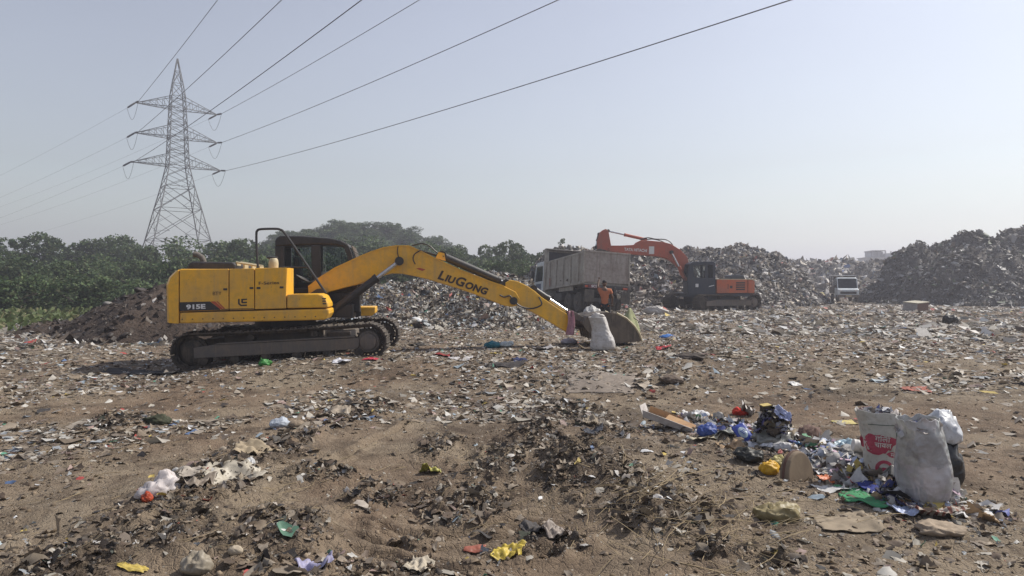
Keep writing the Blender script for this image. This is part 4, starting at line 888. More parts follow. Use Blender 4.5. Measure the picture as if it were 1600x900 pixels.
# ------------------------------------------------------------------ red excavator
RX, RY, RZ, RW = (1112 - 800) / F * 37.4, 37.4, Hs((1112 - 800) / F * 37.4, 37.4), R(180)
rx = empty('excavator', (RX, RY, RZ), (0, 0, 0), 'orange red crawler excavator with dark blue cab reaching over the dump truck', 'excavator')
fr_ = Fit(RX, RY, RZ, 0.0)
def frP(pts, yo): return [fr_(a, b, yo) for a, b in pts]
def fr3(px, py, y): x, z = fr_(px, py, y); return (x, y, z)
UR = Matrix.Rotation(R(27), 4, 'Z')
crawler(rx, -2.2, 2.2, .44, -1.2, .6, UR, True, 7); crawler(rx, -2.2, 2.2, .44, 1.2, .6, UR, True, 7)
mb = MB(UR); mb.box(-1.2, 1.2, -.95, .95, .5, .9); mb.build('undercarriage', M_navy, rx, .02)
mb = MB(); mb.lathe([(.75, .85), (.75, 1.1)], (0, 0, 0), 'z', 30); mb.build('slewing_ring', M_blk, rx, smooth=True)
Y0 = -1.3
z1 = fr_(1150, 459, Y0)[1]; z2 = fr_(1150, 436.5, Y0)[1]
def rpan(pts, y0, y1, name, mat, bev=.02, yo=Y0, par=None): mb = MB(); mb.prism(frP(pts, yo), y0, y1); return mb.build(name, mat, par or rx, bev)
rpan([(1120, 437), (1168, 437), (1168, 457.5), (1120, 458.5)], Y0, 1.3, 'engine_cover', M_orange)
rpan([(1169, 437), (1178, 437.5), (1180, 440), (1179.5, 458), (1169, 458)], Y0 + .02, 1.28, 'counterweight', M_orange, .05)
rpan([(1118, 435.6), (1182, 436), (1182, 437.2), (1118, 436.8)], Y0 + .02, 1.25, 'top_cover', M_cream, .005)
rpan([(1142, 436), (1143, 430), (1147, 429.5), (1162, 430), (1165, 436)], -.6, .6, 'engine_hood', M_navy, .03, -.6)
rpan([(1072, 458), (1172, 458), (1172, 463), (1072, 464)], Y0 + .05, 1.25, 'platform', M_navy)
mb = MB()
for k in range(4): x0, z0 = fr_(1150, 441.5 + k * 3.4, Y0); x1, _ = fr_(1164, 445, Y0); mb.box(x0, x1, Y0 - .012, Y0 + .01, z0 - .05, z0 + .02)
mb.build('vent_grille', M_blk, rx)
x0, z0 = fr_(1138, 447, Y0); mb = MB(); mb.box(x0 - .03, x0 + .0, Y0 - .006, Y0 + .01, z0 - .15, z0 + .12); mb.box(x0 + .08, x0 + .22, Y0 - .006, Y0 + .01, z0 - .12, z0 + .02); mb.build('decal', M_blk, rx)
rc = empty('cab', (0, 0, 0)); rc.parent = rx; CA, CB = -1.3, -.3
def rcp(pts, y0, y1, name, mat=M_navy, bev=.02): return rpan(pts, y0, y1, name, mat, bev, CA, rc)
rcp([(1077, 413), (1083, 409), (1114, 408.5), (1118, 411), (1118, 414), (1078, 415)], CA, CB, 'cab_roof')
for a, b in ((CA, CA + .07), (CB - .07, CB)):
    rcp([(1077, 413), (1083, 413), (1085, 440), (1083, 459), (1075, 459), (1074, 440)], a, b, 'pillar'); rcp([(1102, 413), (1106, 413), (1106, 440), (1102, 440)], a, b, 'pillar'); rcp([(1114, 413), (1118, 413), (1118, 459), (1114, 459)], a, b, 'pillar')
    rcp([(1074, 434), (1118, 434), (1118, 461), (1075, 461)], a + .005, b - .005, 'door_panel')
rcp([(1074, 440), (1118, 440), (1118, 461), (1075, 461)], CA + .01, CB - .01, 'cab_floor')
rcp([(1116, 413), (1118, 413), (1118, 459), (1116, 459)], CA + .05, CB - .05, 'rear_panel')
for pts in ([(1083, 414), (1102, 414), (1102, 434), (1084, 434)], [(1106, 414), (1114, 414), (1114, 434), (1106, 434)]): rcp(pts, CA + .02, CA + .03, 'window', M_gls, 0); rcp(pts, CB - .03, CB - .02, 'window', M_gls, 0)
rcp([(1077, 415), (1077.8, 415), (1075, 440), (1074.2, 440)], CA + .07, CB - .07, 'windscreen', M_gls, 0)
x0, z0 = fr_(1096, 440, -.8); mb = MB(); mb.box(x0 - .2, x0 + .25, -1.0, -.6, z0 - .1, z0 + .02); mb.box(x0 + .15, x0 + .28, -1.0, -.6, z0, z0 + .6); mb.build('seat', M_seat, rc, .03)
mb = MB(); x0, z0 = fr_(1089, 446, CA); mb.box(x0 - .08, x0 + .08, CA - .008, CA, z0 - .09, z0 + .09); mb.build('notice', M_wlet, rc)
mb = MB(); x0, z0 = fr_(1112, 447, CA); mb.prism([(x0 - .16, z0 - .05), (x0 + .12, z0 + .02), (x0 + .14, z0 + .06), (x0 - .14, z0)], CA - .008, CA); mb.build('handle', M_wlet, rc)
RB = .26
bo = [(1078, 436), (1077, 422), (1072, 402), (1062, 391), (1046.5, 381.5), (1035, 378.5), (1021, 377), (1001, 375.5), (994, 379), (990, 383), (970, 384), (954, 384), (949, 388), (952, 393), (975, 396), (996, 398.6), (1014, 399.6), (1028, 401), (1040, 404), (1048, 408), (1060, 417.5), (1064, 429), (1070, 437)]
mb = MB(); mb.prism(frP(bo, 0), -RB, RB); rbo = mb.build('boom', M_boomred, rx, .02)
# stick and bucket over the truck
mb = MB(); mb.prism(frP([(941, 360), (946, 358), (950, 361), (952, 372), (955, 389), (950, 392), (943, 391), (933, 391), (932, 378), (936, 364)], 0), -.2, .2); ra = mb.build('arm', M_boomred, rx, .02)
cylinder_ram(rx, fr3(1008, 374, 0), fr3(950, 361, 0), .55, .085, .045, 'arm_ram', mb_mat=M_boomred)
for y in (-.38, .38): cylinder_ram(rx, fr3(1071, 436, y), fr3(1049, 394, y), .45, .09, .05, 'boom_ram', mb_mat=M_boomred)
cylinder_ram(rx, fr3(936, 366, 0), fr3(931, 386, 0), .5, .08, .05, 'bucket_ram', mb_mat=M_blk)
mb = MB(); x, z = fr_(937, 392, 0); o_ = [(x - .1, z + .1), (x - .45, z - .1), (x - .6, z - .5), (x - .4, z - .95), (x, z - 1.1), (x + .1, z - 1.0), (x - .3, z - .85), (x - .48, z - .5), (x - .35, z - .15), (x + .2, z + .02)]; mb.prism(o_, -.55, .55)
for y in (-.55, .55): mb.prism([(x - .1, z + .1), (x - .45, z - .1), (x - .6, z - .5), (x - .4, z - .95), (x, z - 1.1), (x + .3, z)], y - .02, y + .02)
mb.build('bucket', M_buck, rx)
mb = MB(); mb.prism(frP([(1014, 385), (1022, 385), (1022, 397), (1014, 397)], -RB), -RB - .03, -RB - .002); mb.build('sign_plate', M_wlet, rbo)
x0, z0 = fr_(975.5, 389.6, -RB); x1, z1_ = fr_(1011, 392, -RB); v, f = text_geo('TATA HITACHI', .25, .006); xs = [p[0] for p in v]; k = (x1 - x0) / (max(xs) - min(xs)); a = math.atan2(z1_ - z0, x1 - x0); cx, cz = (x0 + x1) / 2, (z0 + z1_) / 2
VV, FF = solidify([(p[0] * k, p[1] * .9, 0) for p in v], f, lambda u, v_, t: (cx + u * math.cos(a) - v_ * math.sin(a), -RB - .001 - t, cz + u * math.sin(a) + v_ * math.cos(a)), .008); mb = MB(); mb.add(VV, FF); mb.build('lettering', M_wlet, rbo)
hose(rbo, [fr3(1000, 374.5, -.1), fr3(1012, 371.5, -.1), fr3(1024, 373.5, -.1), fr3(1040, 374.5, -.1), fr3(1048, 379, -.1), fr3(1053, 386, -.2)], .03); hose(rbo, [fr3(1006, 376, .1), fr3(1018, 373.5, .1), fr3(1034, 377, .1), fr3(1052, 386, .1)], .03)

# ------------------------------------------------------------------ dump truck
TH = math.atan2(.958, -.286)
M_tip = paint('tipper_steel', (.37, .35, .31), (.17, .135, .10), .75, .75, 1.1); M_tip2 = paint('tailgate_steel', (.33, .295, .265), (.16, .12, .10), .75, .8, 1.0); M_cabw = paint('truck_cab_white', (.58, .63, .65), (.2, .2, .2), .4, .45, 1.5); M_cabblue = paint('cab_blue', (.06, .09, .17), (.1, .1, .1), .3, .5, 2)
tk = empty('dump_truck', (4.62, 33.3, Hs(4.6, 34) - .02), (R(3.6), R(2.8), TH), 'weathered grey brown tipper truck seen from behind with a plain tall tailgate', 'truck')
# local: x forward, y left (towards the left of the picture)
body = empty('tipper_body', (0, 0, 0), (0, R(1.0), 0)); body.parent = tk
def tb(x0, x1, y0, y1, z0, z1, name, mat=M_tip, par=body, bev=.01): mb = MB(); mb.box(x0, x1, y0, y1, z0, z1); return mb.build(name, mat, par, bev)
tb(.08, 5.6, -1.25, 1.25, 1.38, 1.5, 'floor'); tg = tb(-.02, .06, -1.22, 1.22, 1.50, 3.02, 'tailgate', M_tip2)
for y in (-1.27, 1.19): tb(-.06, .10, y, y + .08, 1.42, 3.06, 'corner_post')
tb(-.05, .0, -1.2, 1.2, 2.97, 3.06, 'tailgate_rail', M_tip2, tg)
for y in (-1.25, 1.20):
    sp_ = tb(.1, 5.6, y, y + .05, 1.5, 2.95, 'side_panel'); tb(.1, 5.6, y - .03, y + .08, 2.90, 3.0, 'top_rail')
    for k in range(5): yy = 1.25 if y > 0 else -1.33; tb(.5 + k * 1.05, .62 + k * 1.05, yy, yy + .08, 1.42, 2.95, 'side_rib')
    yy = 1.24 if y > 0 else -1.3; tb(.1, 5.6, yy, yy + .06, 1.38, 1.52, 'bottom_rail')
bh = tb(5.6, 5.68, -1.27, 1.27, 1.4, 3.72, 'front_bulkhead'); tb(5.45, 5.78, 1.12, 1.30, 1.3, 3.78, 'front_post'); tb(5.45, 5.78, -1.30, -1.12, 1.3, 3.78, 'front_post')
M_bed_shade = paint('bed_shade_panel', (.025, .027, .035), (.08, .07, .06), .4, .8, 2)  # dark panels added inside the bed; its interior shade is put into their colour
tb(.1, 5.58, -1.195, -1.17, 1.5, 2.94, 'bed_shade_panel', M_bed_shade); tb(5.57, 5.595, -1.2, 1.2, 1.5, 3.6, 'bed_shade_panel', M_bed_shade); tb(.1, 5.58, 1.16, 1.185, 1.5, 2.94, 'bed_shade_panel', M_bed_shade)
tb(5.3, 6.2, -1.25, 1.25, 3.70, 3.76, 'cab_guard')
for y in (-.45, .35): tb(-.2, 7.6, y, y + .1, .95, 1.3, 'chassis_rail', M_blk, tk)
tb(.2, .3, -1.1, 1.1, .55, .75, 'rear_underrun_bar', M_blk, tk); tb(-.05, .05, -1.2, 1.2, 1.18, 1.38, 'rear_beam', M_blk, tk)
tb(1.6, 3.6, 1.10, 1.16, 1.12, 1.42, 'side_guard', M_tip, tk); tb(3.2, 4.4, .6, 1.15, .6, 1.05, 'fuel_tank', M_blk, tk, .06); tb(2.5, 4.5, -1.1, -.6, .6, 1.1, 'tool_locker', M_blk, tk, .03)
for y in (-1.24, .7): tb(-.16, -.1, y, y + .5, .5, 1.1, 'mud_flap', M_rub, tk)
def wheel(par, x, y, r, w, n2=1, hub=M_frm, axis=1):
    s = 1 if y > 0 else -1; mb = MB(); prof = [(r * .58, -w / 2), (r * .9, -w / 2 - .01), (r, -w / 2 + .05), (r, w / 2 - .05), (r * .9, w / 2 + .01), (r * .58, w / 2)]
    mb.lathe(prof, (x, y, r), 'y', 32)
    for k in range(28): a = 2 * math.pi * k / 28; mb.prism([(x + r * .98 * math.cos(a - .06), r + r * .98 * math.sin(a - .06)), (x + r * 1.025 * math.cos(a - .05), r + r * 1.025 * math.sin(a - .05)), (x + r * 1.025 * math.cos(a + .05), r + r * 1.025 * math.sin(a + .05)), (x + r * .98 * math.cos(a + .06), r + r * .98 * math.sin(a + .06))], y - w / 2 + .03, y + w / 2 - .03)
    o = mb.build('wheel', M_rub, par, smooth=True)
    mb = MB(); mb.lathe([(r * .56, w / 2 - .0), (r * .52, w / 2 + .012), (r * .45, w / 2 - .07), (r * .2, w / 2 - .05), (r * .16, w / 2 + .05), (.02, w / 2 + .06)] if s > 0 else [(r * .56, -w / 2), (r * .52, -w / 2 - .012), (r * .45, -w / 2 + .07), (r * .2, -w / 2 + .05), (r * .16, -w / 2 - .05), (.02, -w / 2 - .06)], (x, y, r), 'y', 24); mb.build('rim', hub, o, smooth=True)
    return o
for x in (1.0, 2.35): 
    for y in (.98, .66, -.98, -.66): wheel(tk, x, y, .51, .27)
for y in (.98, -.98): wheel(tk, 5.9, y, .51, .28)
tcab = empty('cab', (0, 0, 0)); tcab.parent = tk
mb = MB(); cp = [(5.95, 1.0), (7.75, 1.0), (7.80, 1.9), (7.55, 2.75), (7.3, 2.95), (5.95, 2.98)]; mb.prism([(5.95, 1.0), (7.75, 1.0), (7.80, 1.85), (5.95, 1.85)], -1.2, 1.2); mb.build('cab_body', M_cabw, tcab, .04)
mb = MB(); mb.prism([(5.95, 2.72), (7.58, 2.72), (7.5, 2.86), (7.3, 2.98), (5.95, 3.0)], -1.2, 1.2); mb.build('cab_roof', M_cabw, tcab, .05)
for y in (-1.2, 1.13): mb = MB(); mb.prism([(5.95, 1.85), (6.25, 1.85), (6.25, 2.72), (5.95, 2.72)], y, y + .07); mb.build('pillar', M_cabw, tcab, .01); mb = MB(); mb.prism([(7.62, 1.85), (7.80, 1.85), (7.56, 2.72), (7.42, 2.72)], y, y + .07); mb.build('pillar', M_cabw, tcab, .01); mb = MB(); mb.prism([(6.25, 1.85), (7.62, 1.85), (7.42, 2.72), (6.25, 2.72)], y + .02, y + .04); mb.build('window', M_gls_dk, tcab)
mb = MB(); mb.box(5.95, 6.0, -1.13, 1.13, 1.85, 2.72); mb.build('rear_panel', M_cabw, tcab)
mb = MB(); mb.prism([(7.73, 1.85), (7.77, 1.85), (7.54, 2.72), (7.50, 2.72)], -1.13, 1.13); mb.build('windscreen', M_gls_dk, tcab)
mb = MB(); mb.box(6.35, 7.45, 1.2, 1.215, 1.1, 1.8); mb.build('door', M_cabw, tcab, .01); mb = MB(); mb.box(6.45, 7.35, 1.215, 1.222, 1.35, 1.7); mb.build('blue_panel', M_cabblue, tcab)
for y in (1.28, -1.46): mb = MB(); mb.box(7.55, 7.63, y, y + .18, 1.9, 2.5); mb.tube([(7.6, y + .09, 2.6), (7.6, y + .09, 2.5), (7.58, y + .09 - (.25 if y > 0 else -.25), 2.7)], .015, 6); mb.build('mirror', M_blk, tcab, .02)
mb = MB(); mb.box(-.09, -.055, .35, 1.0, 1.2, 1.37); pl = mb.build('number_board', paint('board_red', (.13, .03, .04), (.1, .06, .05), .4, .6, 3), tk)
lettering('SCS', .15, pl, M_wlet, lambda u, v, t: (-.092 - t, .68 - u, 1.285 + v), .004, sx=1.3)
for y in (.72, -1.12): mb = MB(); mb.box(-.09, -.05, y, y + .24, 1.2, 1.3) if y < 0 else mb.box(-.09, -.05, 1.02, 1.17, 1.22, 1.32); mb.build('tail_light', M_red_d, tk, .005)
mb = MB(); mb.box(4.55, 4.6, 1.335, 1.345, 1.5, 1.9); mb.build('reflector', M_red_d, tk)
# load inside the body
r_ = np.random.default_rng(9); n = 900; p = np.stack([r_.uniform(.3, 5.2, n), r_.uniform(-1.0, 1.0, n), r_.uniform(1.6, 1.95, n)], 1)
ld = scatter('load', CR_MID, p, np.stack([r_.uniform(.15, .5, n)] * 3, 1), pal(PAL_DARK, n, r_), M_litter, .6, parent=None); ld.parent = tk; ld['kind'] = 'stuff'

# ------------------------------------------------------------------ white mini truck
vx, vy = (1319 - 800) / F * 52, 52.0
vt = empty('mini_truck', (vx, vy, Hs(vx, vy) + .20), (0, 0, R(-90 - 17)), 'small dirty white cargo truck facing the viewer on the track between the heaps', 'truck')
mb = MB(); mb.prism([(1.7, .45), (1.78, .55), (1.76, .95), (1.45, 1.05), (.2, 1.05), (.2, .35), (1.65, .35)], -.72, .72); mb.build('cab_body', M_cabw, vt, .05)
mb = MB(); mb.prism([(1.0, 1.72), (1.08, 1.78), (.95, 1.86), (.3, 1.86), (.2, 1.75)], -.66, .66); mb.build('cab_roof', M_cabw, vt, .04)
for y in (-.70, .64): mb = MB(); mb.prism([(1.36, 1.0), (1.48, 1.0), (1.10, 1.78), (1.0, 1.78)], y, y + .06); mb.build('pillar', M_cabw, vt, .01); mb = MB(); mb.prism([(.2, 1.0), (.36, 1.0), (.36, 1.78), (.2, 1.78)], y, y + .06); mb.build('pillar', M_cabw, vt, .01); mb = MB(); mb.prism([(.36, 1.02), (1.40, 1.02), (1.03, 1.76), (.36, 1.76)], y + .02, y + .04); mb.build('window', M_gls_dk, vt)
mb = MB(); mb.prism([(1.42, 1.03), (1.46, 1.03), (1.09, 1.76), (1.05, 1.76)], -.64, .64); mb.build('windscreen', M_gls_dk, vt)
mb = MB(); mb.box(1.74, 1.80, -.55, .55, .62, .80); mb.build('grille', M_blk, vt, .01)
for y in (-.62, .42): mb = MB(); mb.box(1.755, 1.805, y, y + .2, .80, .95); mb.build('headlight', M_wlet, vt, .02)
mb = MB(); mb.box(1.72, 1.84, -.74, .74, .36, .56); mb.build('bumper', M_frm, vt, .03); mb = MB(); mb.box(1.84, 1.85, -.2, .2, .42, .52); mb.build('number_plate', M_cream, vt)
mb = MB(); mb.box(-2.0, .12, -.76, .76, .62, .70)
for y in (-.76, .73): mb.box(-2.0, .12, y, y + .03, .7, 1.15)
mb.box(-2.0, -1.97, -.73, .73, .7, 1.15); mb.box(.09, .12, -.73, .73, .7, 1.95); mb.build('cargo_bed', M_frm, vt, .005)
mb = MB()
for x in (-1.97, -.95, .08):
    for y in (-.74, .74): mb.tube([(x, y, .7), (x, y, 1.98)], .025, 6)
for y in (-.74, .74): mb.tube([(-1.97, y, 1.98), (.08, y, 1.98)], .025, 6)
mb.build('cargo_frame', M_blk, vt); mb = MB(); mb.box(-2.0, .6, -.78, .78, 1.98, 2.03); mb.build('canopy', M_white, vt, .01)
for x in (1.15, -1.3):
    for y in (-.64, .64): wheel(vt, x, y, .29, .16)
for y in (-.86, .76): mb = MB(); mb.box(1.28, 1.33, y, y + .10, 1.1, 1.3); mb.tube([(1.3, y + .05, 1.15), (1.32, (.69 if y > 0 else -.69), 1.05)], .01, 5); mb.build('mirror', M_blk, vt)
# ------------------------------------------------------------------ loose things on the ground
ri = random.Random(21)
def soft(name, col, rough=.55, trans=.0, vary=.35, col2=None, sc=9, spec=.4):
    m, t, P, L = nodes(name); n = noisen(t, sc, 6, .65, None, .5)
    c2 = col2 or tuple(x * .55 for x in col)
    c = mixrgb(t, col, c2, ramp(t, n, [(.42, 0), (.68, vary * 2)])); n2 = noisen(t, sc * 4, 4, .6)
    c = mixrgb(t, c, (.16, .12, .085), ramp(t, n2, [(.55, 0), (.75, .55)]))
    L.new(c, P.inputs['Base Color']); P.inputs['Roughness'].default_value = rough; P.inputs['Specular IOR Level'].default_value = spec
    rg_ = t.nodes.new('ShaderNodeTexNoise'); rg_.noise_type = 'RIDGED_MULTIFRACTAL'; rg_.inputs['Scale'].default_value = sc * 1.1; rg_.inputs['Detail'].default_value = 4; rg_.inputs['Distortion'].default_value = .8; tc_ = t.nodes.new('ShaderNodeTexCoord'); L.new(tc_.outputs['Object'], rg_.inputs['Vector'])
    bump(t, P, rg_.outputs['Fac'], .30 if rough > .62 else .55, .02)
    if trans:
        tr = t.nodes.new('ShaderNodeBsdfTranslucent'); L.new(c, tr.inputs[0]); mx = t.nodes.new('ShaderNodeMixShader'); mx.inputs[0].default_value = trans
        L.new(P.outputs[0], mx.inputs[1]); L.new(tr.outputs[0], mx.inputs[2]); L.new(mx.outputs[0], t.nodes['Material Output'].inputs[0])
    return m
SM = {}
def smat(col, rough=.55, trans=.1):
    k = (col, rough, trans)
    if k not in SM: SM[k] = soft('item_%d' % len(SM), col, rough, trans)
    return SM[k]
def creases(p, sd, amp, sc):
    p = Vector(p); o = Vector((sd * 7.7, sd * 3.3, sd * 1.9)); a = 0; k = 1
    for i in range(4): a += k * (1 - abs(mnoise.noise(p * sc + o)) * 2.6); sc *= 1.9; k *= .55
    return amp * a
def put(o, x, y, z, rz=0, tilt=(0, 0)): o.location = (x, y, z); o.rotation_euler = (tilt[0], tilt[1], rz); return o
def grid_obj(name, fn, nu, nv, mat, wrap=False, smooth=True, thick=0.0):
    v = [fn(i / (nu if wrap else nu - 1), j / (nv - 1)) for j in range(nv) for i in range(nu)]; f = []
    for j in range(nv - 1):
        for i in range(nu if wrap else nu - 1): i2 = (i + 1) % nu; f.append((j * nu + i, j * nu + i2, (j + 1) * nu + i2, (j + 1) * nu + i))
    me = bpy.data.meshes.new(name); me.from_pydata([tuple(q) for q in v], [], f); me.update(); me.materials.append(mat)
    if smooth: me.polygons.foreach_set('use_smooth', np.ones(len(f), bool))
    o = bpy.data.objects.new(name, me); C.objects.link(o)
    if thick: m = o.modifiers.new('s', 'SOLIDIFY'); m.thickness = thick; m.offset = 0
    return o
def fold_field(P, seed, n=12, dim=3):
    r = np.random.default_rng(int(seed * 977) + 5); t = np.zeros(len(P))
    for _ in range(n):
        d = r.normal(0, 1, dim); d /= np.linalg.norm(d); c = r.uniform(-.7, .7); t += r.uniform(.3, 1) * r.choice([-1, 1]) * np.abs(P[:, :dim] @ d - c)
    return (t - t.mean()) / math.sqrt(n)
def sheet(name, w, d, amp, mat, seed, n=22, ground=None, rz=0, sharp=False):
    """crumpled sheet lying on the ground; ground=(x, y) makes it follow the soil"""
    g = np.linspace(-.5, .5, n); X, Y = np.meshgrid(g, g); X = X.ravel(); Y = Y.ravel(); r = np.random.default_rng(int(seed * 131) + 1)
    th = np.arctan2(Y, X); rad = 1 + .16 * vn(th * 1.4 + 9, np.full(n * n, seed * 5.1), 3) + .10 * vn(th * 4 + 9, np.full(n * n, seed * 2.1), 4)
    P = np.stack([X * 2, Y * 2, X * 0], 1); z = fold_field(P, seed, 4, 2) * amp * .55 + fold_field(P, seed + .5, 24, 2) * amp * .28
    z = z + amp * .16 * fbm(X * 6 + seed, Y * 6, 7, 3)
    X = X * w * rad * (1 - .10 * np.abs(fold_field(P, seed + .7, 10, 2))); Y = Y * d * rad; X += r.normal(0, w * .006, n * n); Y += r.normal(0, d * .006, n * n)
    if ground:
        c, s = math.cos(rz), math.sin(rz); z = np.maximum(0, z + amp * .2) + H(ground[0] + X * c - Y * s, ground[1] + X * s + Y * c) - Hs(*ground) + .006
    i = np.arange(n - 1)[:, None] * n; j = np.arange(n - 1)[None, :]
    o = np_mesh(name, np.stack([X, Y, z], 1), np.stack([i + j, i + j + 1, i + n + j + 1, i + n + j], -1).reshape(-1, 4), mat, smooth=False)
    m = o.modifiers.new('s', 'SOLIDIFY'); m.thickness = .002; m.offset = 0; return o
_ico = {}
def lump(name, w, d, h, mat, seed, amp=.16, sc=3.0, sub=4, tie=False, smooth=False):
    if sub not in _ico:
        bm = bmesh.new(); bmesh.ops.create_icosphere(bm, subdivisions=sub, radius=1); _ico[sub] = (np.array([v.co[:] for v in bm.verts]), np.array([[v.index for v in f.verts] for f in bm.faces])); bm.free()
    V, f = _ico[sub]; am = amp * 1.5
    k = 1 + fold_field(V, seed, 6) * am * .55 + fold_field(V, seed + .3, 40) * am * .50 + fbm(V[:, 0] * 1.5 + seed, V[:, 1] * 1.5 + V[:, 2], 9, 3) * am * .5
    k2 = 1 + fold_field(V, seed + .6, 30) * am * .9 + fbm(V[:, 0] * 2.4 + seed + 4, V[:, 1] * 2.4, 19, 3) * am * .7
    cr_ = ridged(V[:, 0] * 2.6 + V[:, 2] * 1.9 + seed, V[:, 1] * 2.6 + V[:, 2] * 1.3, 23, 3) - .6; k = k + cr_ * am * .16; k2 = k2 * .75 + .25 + cr_ * am * .30
    X = V[:, 0] * w / 2 * k; Y = V[:, 1] * d / 2 * k; Z = np.maximum((V[:, 2] * .5 + .40) * h * k2, -.02)
    X += fold_field(V, seed + .8, 20) * am * w * .10
    return np_mesh(name, np.stack([X, Y, Z], 1), f, mat, smooth=smooth)
def board(name, w, d, t, mat, bend=.04, seed=1):
    return grid_obj(name, lambda u, v_: ((u - .5) * w, (v_ - .5) * d * (1 + .08 * mnoise.noise(Vector((u * 3, seed, 0)))), bend * math.sin(u * 3 + seed) + .01 * mnoise.noise(Vector((u * 4, v_ * 4, seed)))), 10, 8, mat, thick=t, smooth=False)
def bottle(name, r, h, mat, capmat):
    mb = MB(); mb.lathe([(r * .8, 0), (r, h * .04), (r * .93, h * .3), (r, h * .36), (r, h * .62), (r * .55, h * .82), (r * .35, h * .88), (r * .35, h * .95)], (0, 0, 0), 'z', 18); o = mb.build(name, mat, smooth=True)
    c = MB(); c.lathe([(r * .42, h * .94), (r * .42, h * 1.0)], (0, 0, 0), 'z', 12); c.build('cap', capmat, o, smooth=True); return o

def sack(name, w, d, h, mat, seed, open_top=True, lean=0.0, wr=.035, taper=.08, fill=None, nu=64, nv=56, fine=.012):
    """woven sack standing on its base; bulging, wrinkled, rim folded"""
    rr_ = random.Random(int(seed * 10)); folds = [(*[rr_.gauss(0, .6) for _ in range(3)], rr_.uniform(-.8, .8), rr_.choice([-1, 1]) * rr_.uniform(.3, 1)) for _ in range(26)]
    fm = sum(a_ * (abs(c_) + .3) for _, _, _, c_, a_ in folds) * wr
    def fn(u, v_):
        a = 2 * math.pi * u; ca, sa = math.cos(a), math.sin(a); e = .62
        cx = math.copysign(abs(ca) ** e, ca); cy = math.copysign(abs(sa) ** e, sa)
        base = .90 + .10 * min(1, v_ * 8); bul = 1 + .05 * math.sin(v_ * math.pi * 1.0) - taper * v_
        if v_ < .05: base *= .80 + 4 * v_
        x, y, z = cx * w / 2 * base * bul, cy * d / 2 * base * bul, v_ * h
        n = mnoise.noise(Vector((cx * 1.4, cy * 1.4 + seed, z * 3 / h))) * .10 + sum(a_ * abs(cx * nx_ + cy * ny_ + (v_ - .5) * 3 * nz_ - c_) for nx_, ny_, nz_, c_, a_ in folds) * wr - fm
        n += wr * .3 * (1 - 2.4 * abs(mnoise.noise(Vector((cx * 3.5, cy * 3.5, z * 11 / h + seed))))); n = max(-.14, min(.14, n)) + fine * (1 - 3 * abs(mnoise.noise(Vector((cx * 7, cy * 7, z * 16 + seed))))) + fine * .6 * (1 - 3 * abs(mnoise.noise(Vector((cx * 15, cy * 15, z * 26 + seed)))))
        x *= 1 + n; y *= 1 + n * 1.4
        if open_top: z += .03 * mnoise.noise(Vector((cx * 2, cy * 2, seed))) * (v_ > .8) * (v_ - .8) * 8
        x += lean * v_ * v_
        return (x, y, z)
    o = grid_obj(name, fn, nu, nv, mat, True, thick=.003)
    bm = bmesh.new(); bm.from_mesh(o.data); bm.verts.ensure_lookup_table()
    bm.faces.new([bm.verts[i] for i in range(nu - 1, -1, -1)])
    if not open_top: bm.faces.new([bm.verts[(nv - 1) * nu + i] for i in range(nu)])
    bm.to_mesh(o.data); bm.free(); return o
def decal(parent, v, f, mat, name, off=.004, dens=None, thick=.0, sh=-.03):
    """marks printed on the camera-facing side of a wrinkled sack: flat shapes (x, z) laid on its surface"""
    tmp = bmesh.new(); vs = [tmp.verts.new((p[0] + sh, -5, p[1])) for p in v]
    for q in f:
        try: tmp.faces.new([vs[i] for i in q])
        except ValueError: pass
    bmesh.ops.triangulate(tmp, faces=tmp.faces)
    for _ in range(3): 
        ed = [e for e in tmp.edges if e.calc_length() > .025]
        if ed: bmesh.ops.subdivide_edges(tmp, edges=ed, cuts=1, use_grid_fill=False); bmesh.ops.triangulate(tmp, faces=tmp.faces)
    bvh = BVHTree.FromPolygons([q.co.copy() for q in parent.data.vertices], [tuple(p.vertices) for p in parent.data.polygons])
    for q in tmp.verts:
        hit = bvh.ray_cast(Vector((q.co.x, -3, q.co.z)), Vector((0, 1, 0)))[0]
        q.co.y = (hit.y if hit else 0) - off
    me = bpy.data.meshes.new(name); tmp.to_mesh(me); tmp.free(); me.materials.append(mat); o = bpy.data.objects.new(name, me); C.objects.link(o); o.parent = parent; return o

# ---- the two big sacks at the right, and their neighbours
def at(px, py): return GP(px, py)
M_woven = soft('woven_plastic', (.56, .54, .49), .6, .12, .3, (.40, .38, .34), 7)
M_clear = soft('clear_plastic', (.56, .56, .57), .28, .3, .5, (.20, .18, .17), 4.5, .8)

t = M_clear.node_tree; P = t.nodes['Principled BSDF']; old = P.inputs['Base Color'].links[0].from_socket
vo = t.nodes.new('ShaderNodeTexVoronoi'); vo.inputs['Scale'].default_value = 8; tc = t.nodes.new('ShaderNodeTexCoord'); nz = t.nodes.new('ShaderNodeTexNoise'); nz.inputs['Scale'].default_value = 6; t.links.new(tc.outputs['Object'], nz.inputs['Vector'])
ad = t.nodes.new('ShaderNodeMix'); ad.data_type = 'RGBA'; ad.inputs[0].default_value = .3; t.links.new(tc.outputs['Object'], ad.inputs[6]); t.links.new(nz.outputs['Color'], ad.inputs[7]); t.links.new(ad.outputs[2], vo.inputs['Vector'])
hsv = t.nodes.new('ShaderNodeHueSaturation'); hsv.inputs['Saturation'].default_value = .15; hsv.inputs['Value'].default_value = .8; t.links.new(vo.outputs['Color'], hsv.inputs['Color'])
t.links.new(mixrgb(t, old, hsv.outputs[0], .30), P.inputs['Base Color'])
for l in list(t.links):
    if l.from_socket == old and l.to_node.type == 'BSDF_TRANSLUCENT': t.links.new(mixrgb(t, old, hsv.outputs[0], .30), l.to_node.inputs[0])
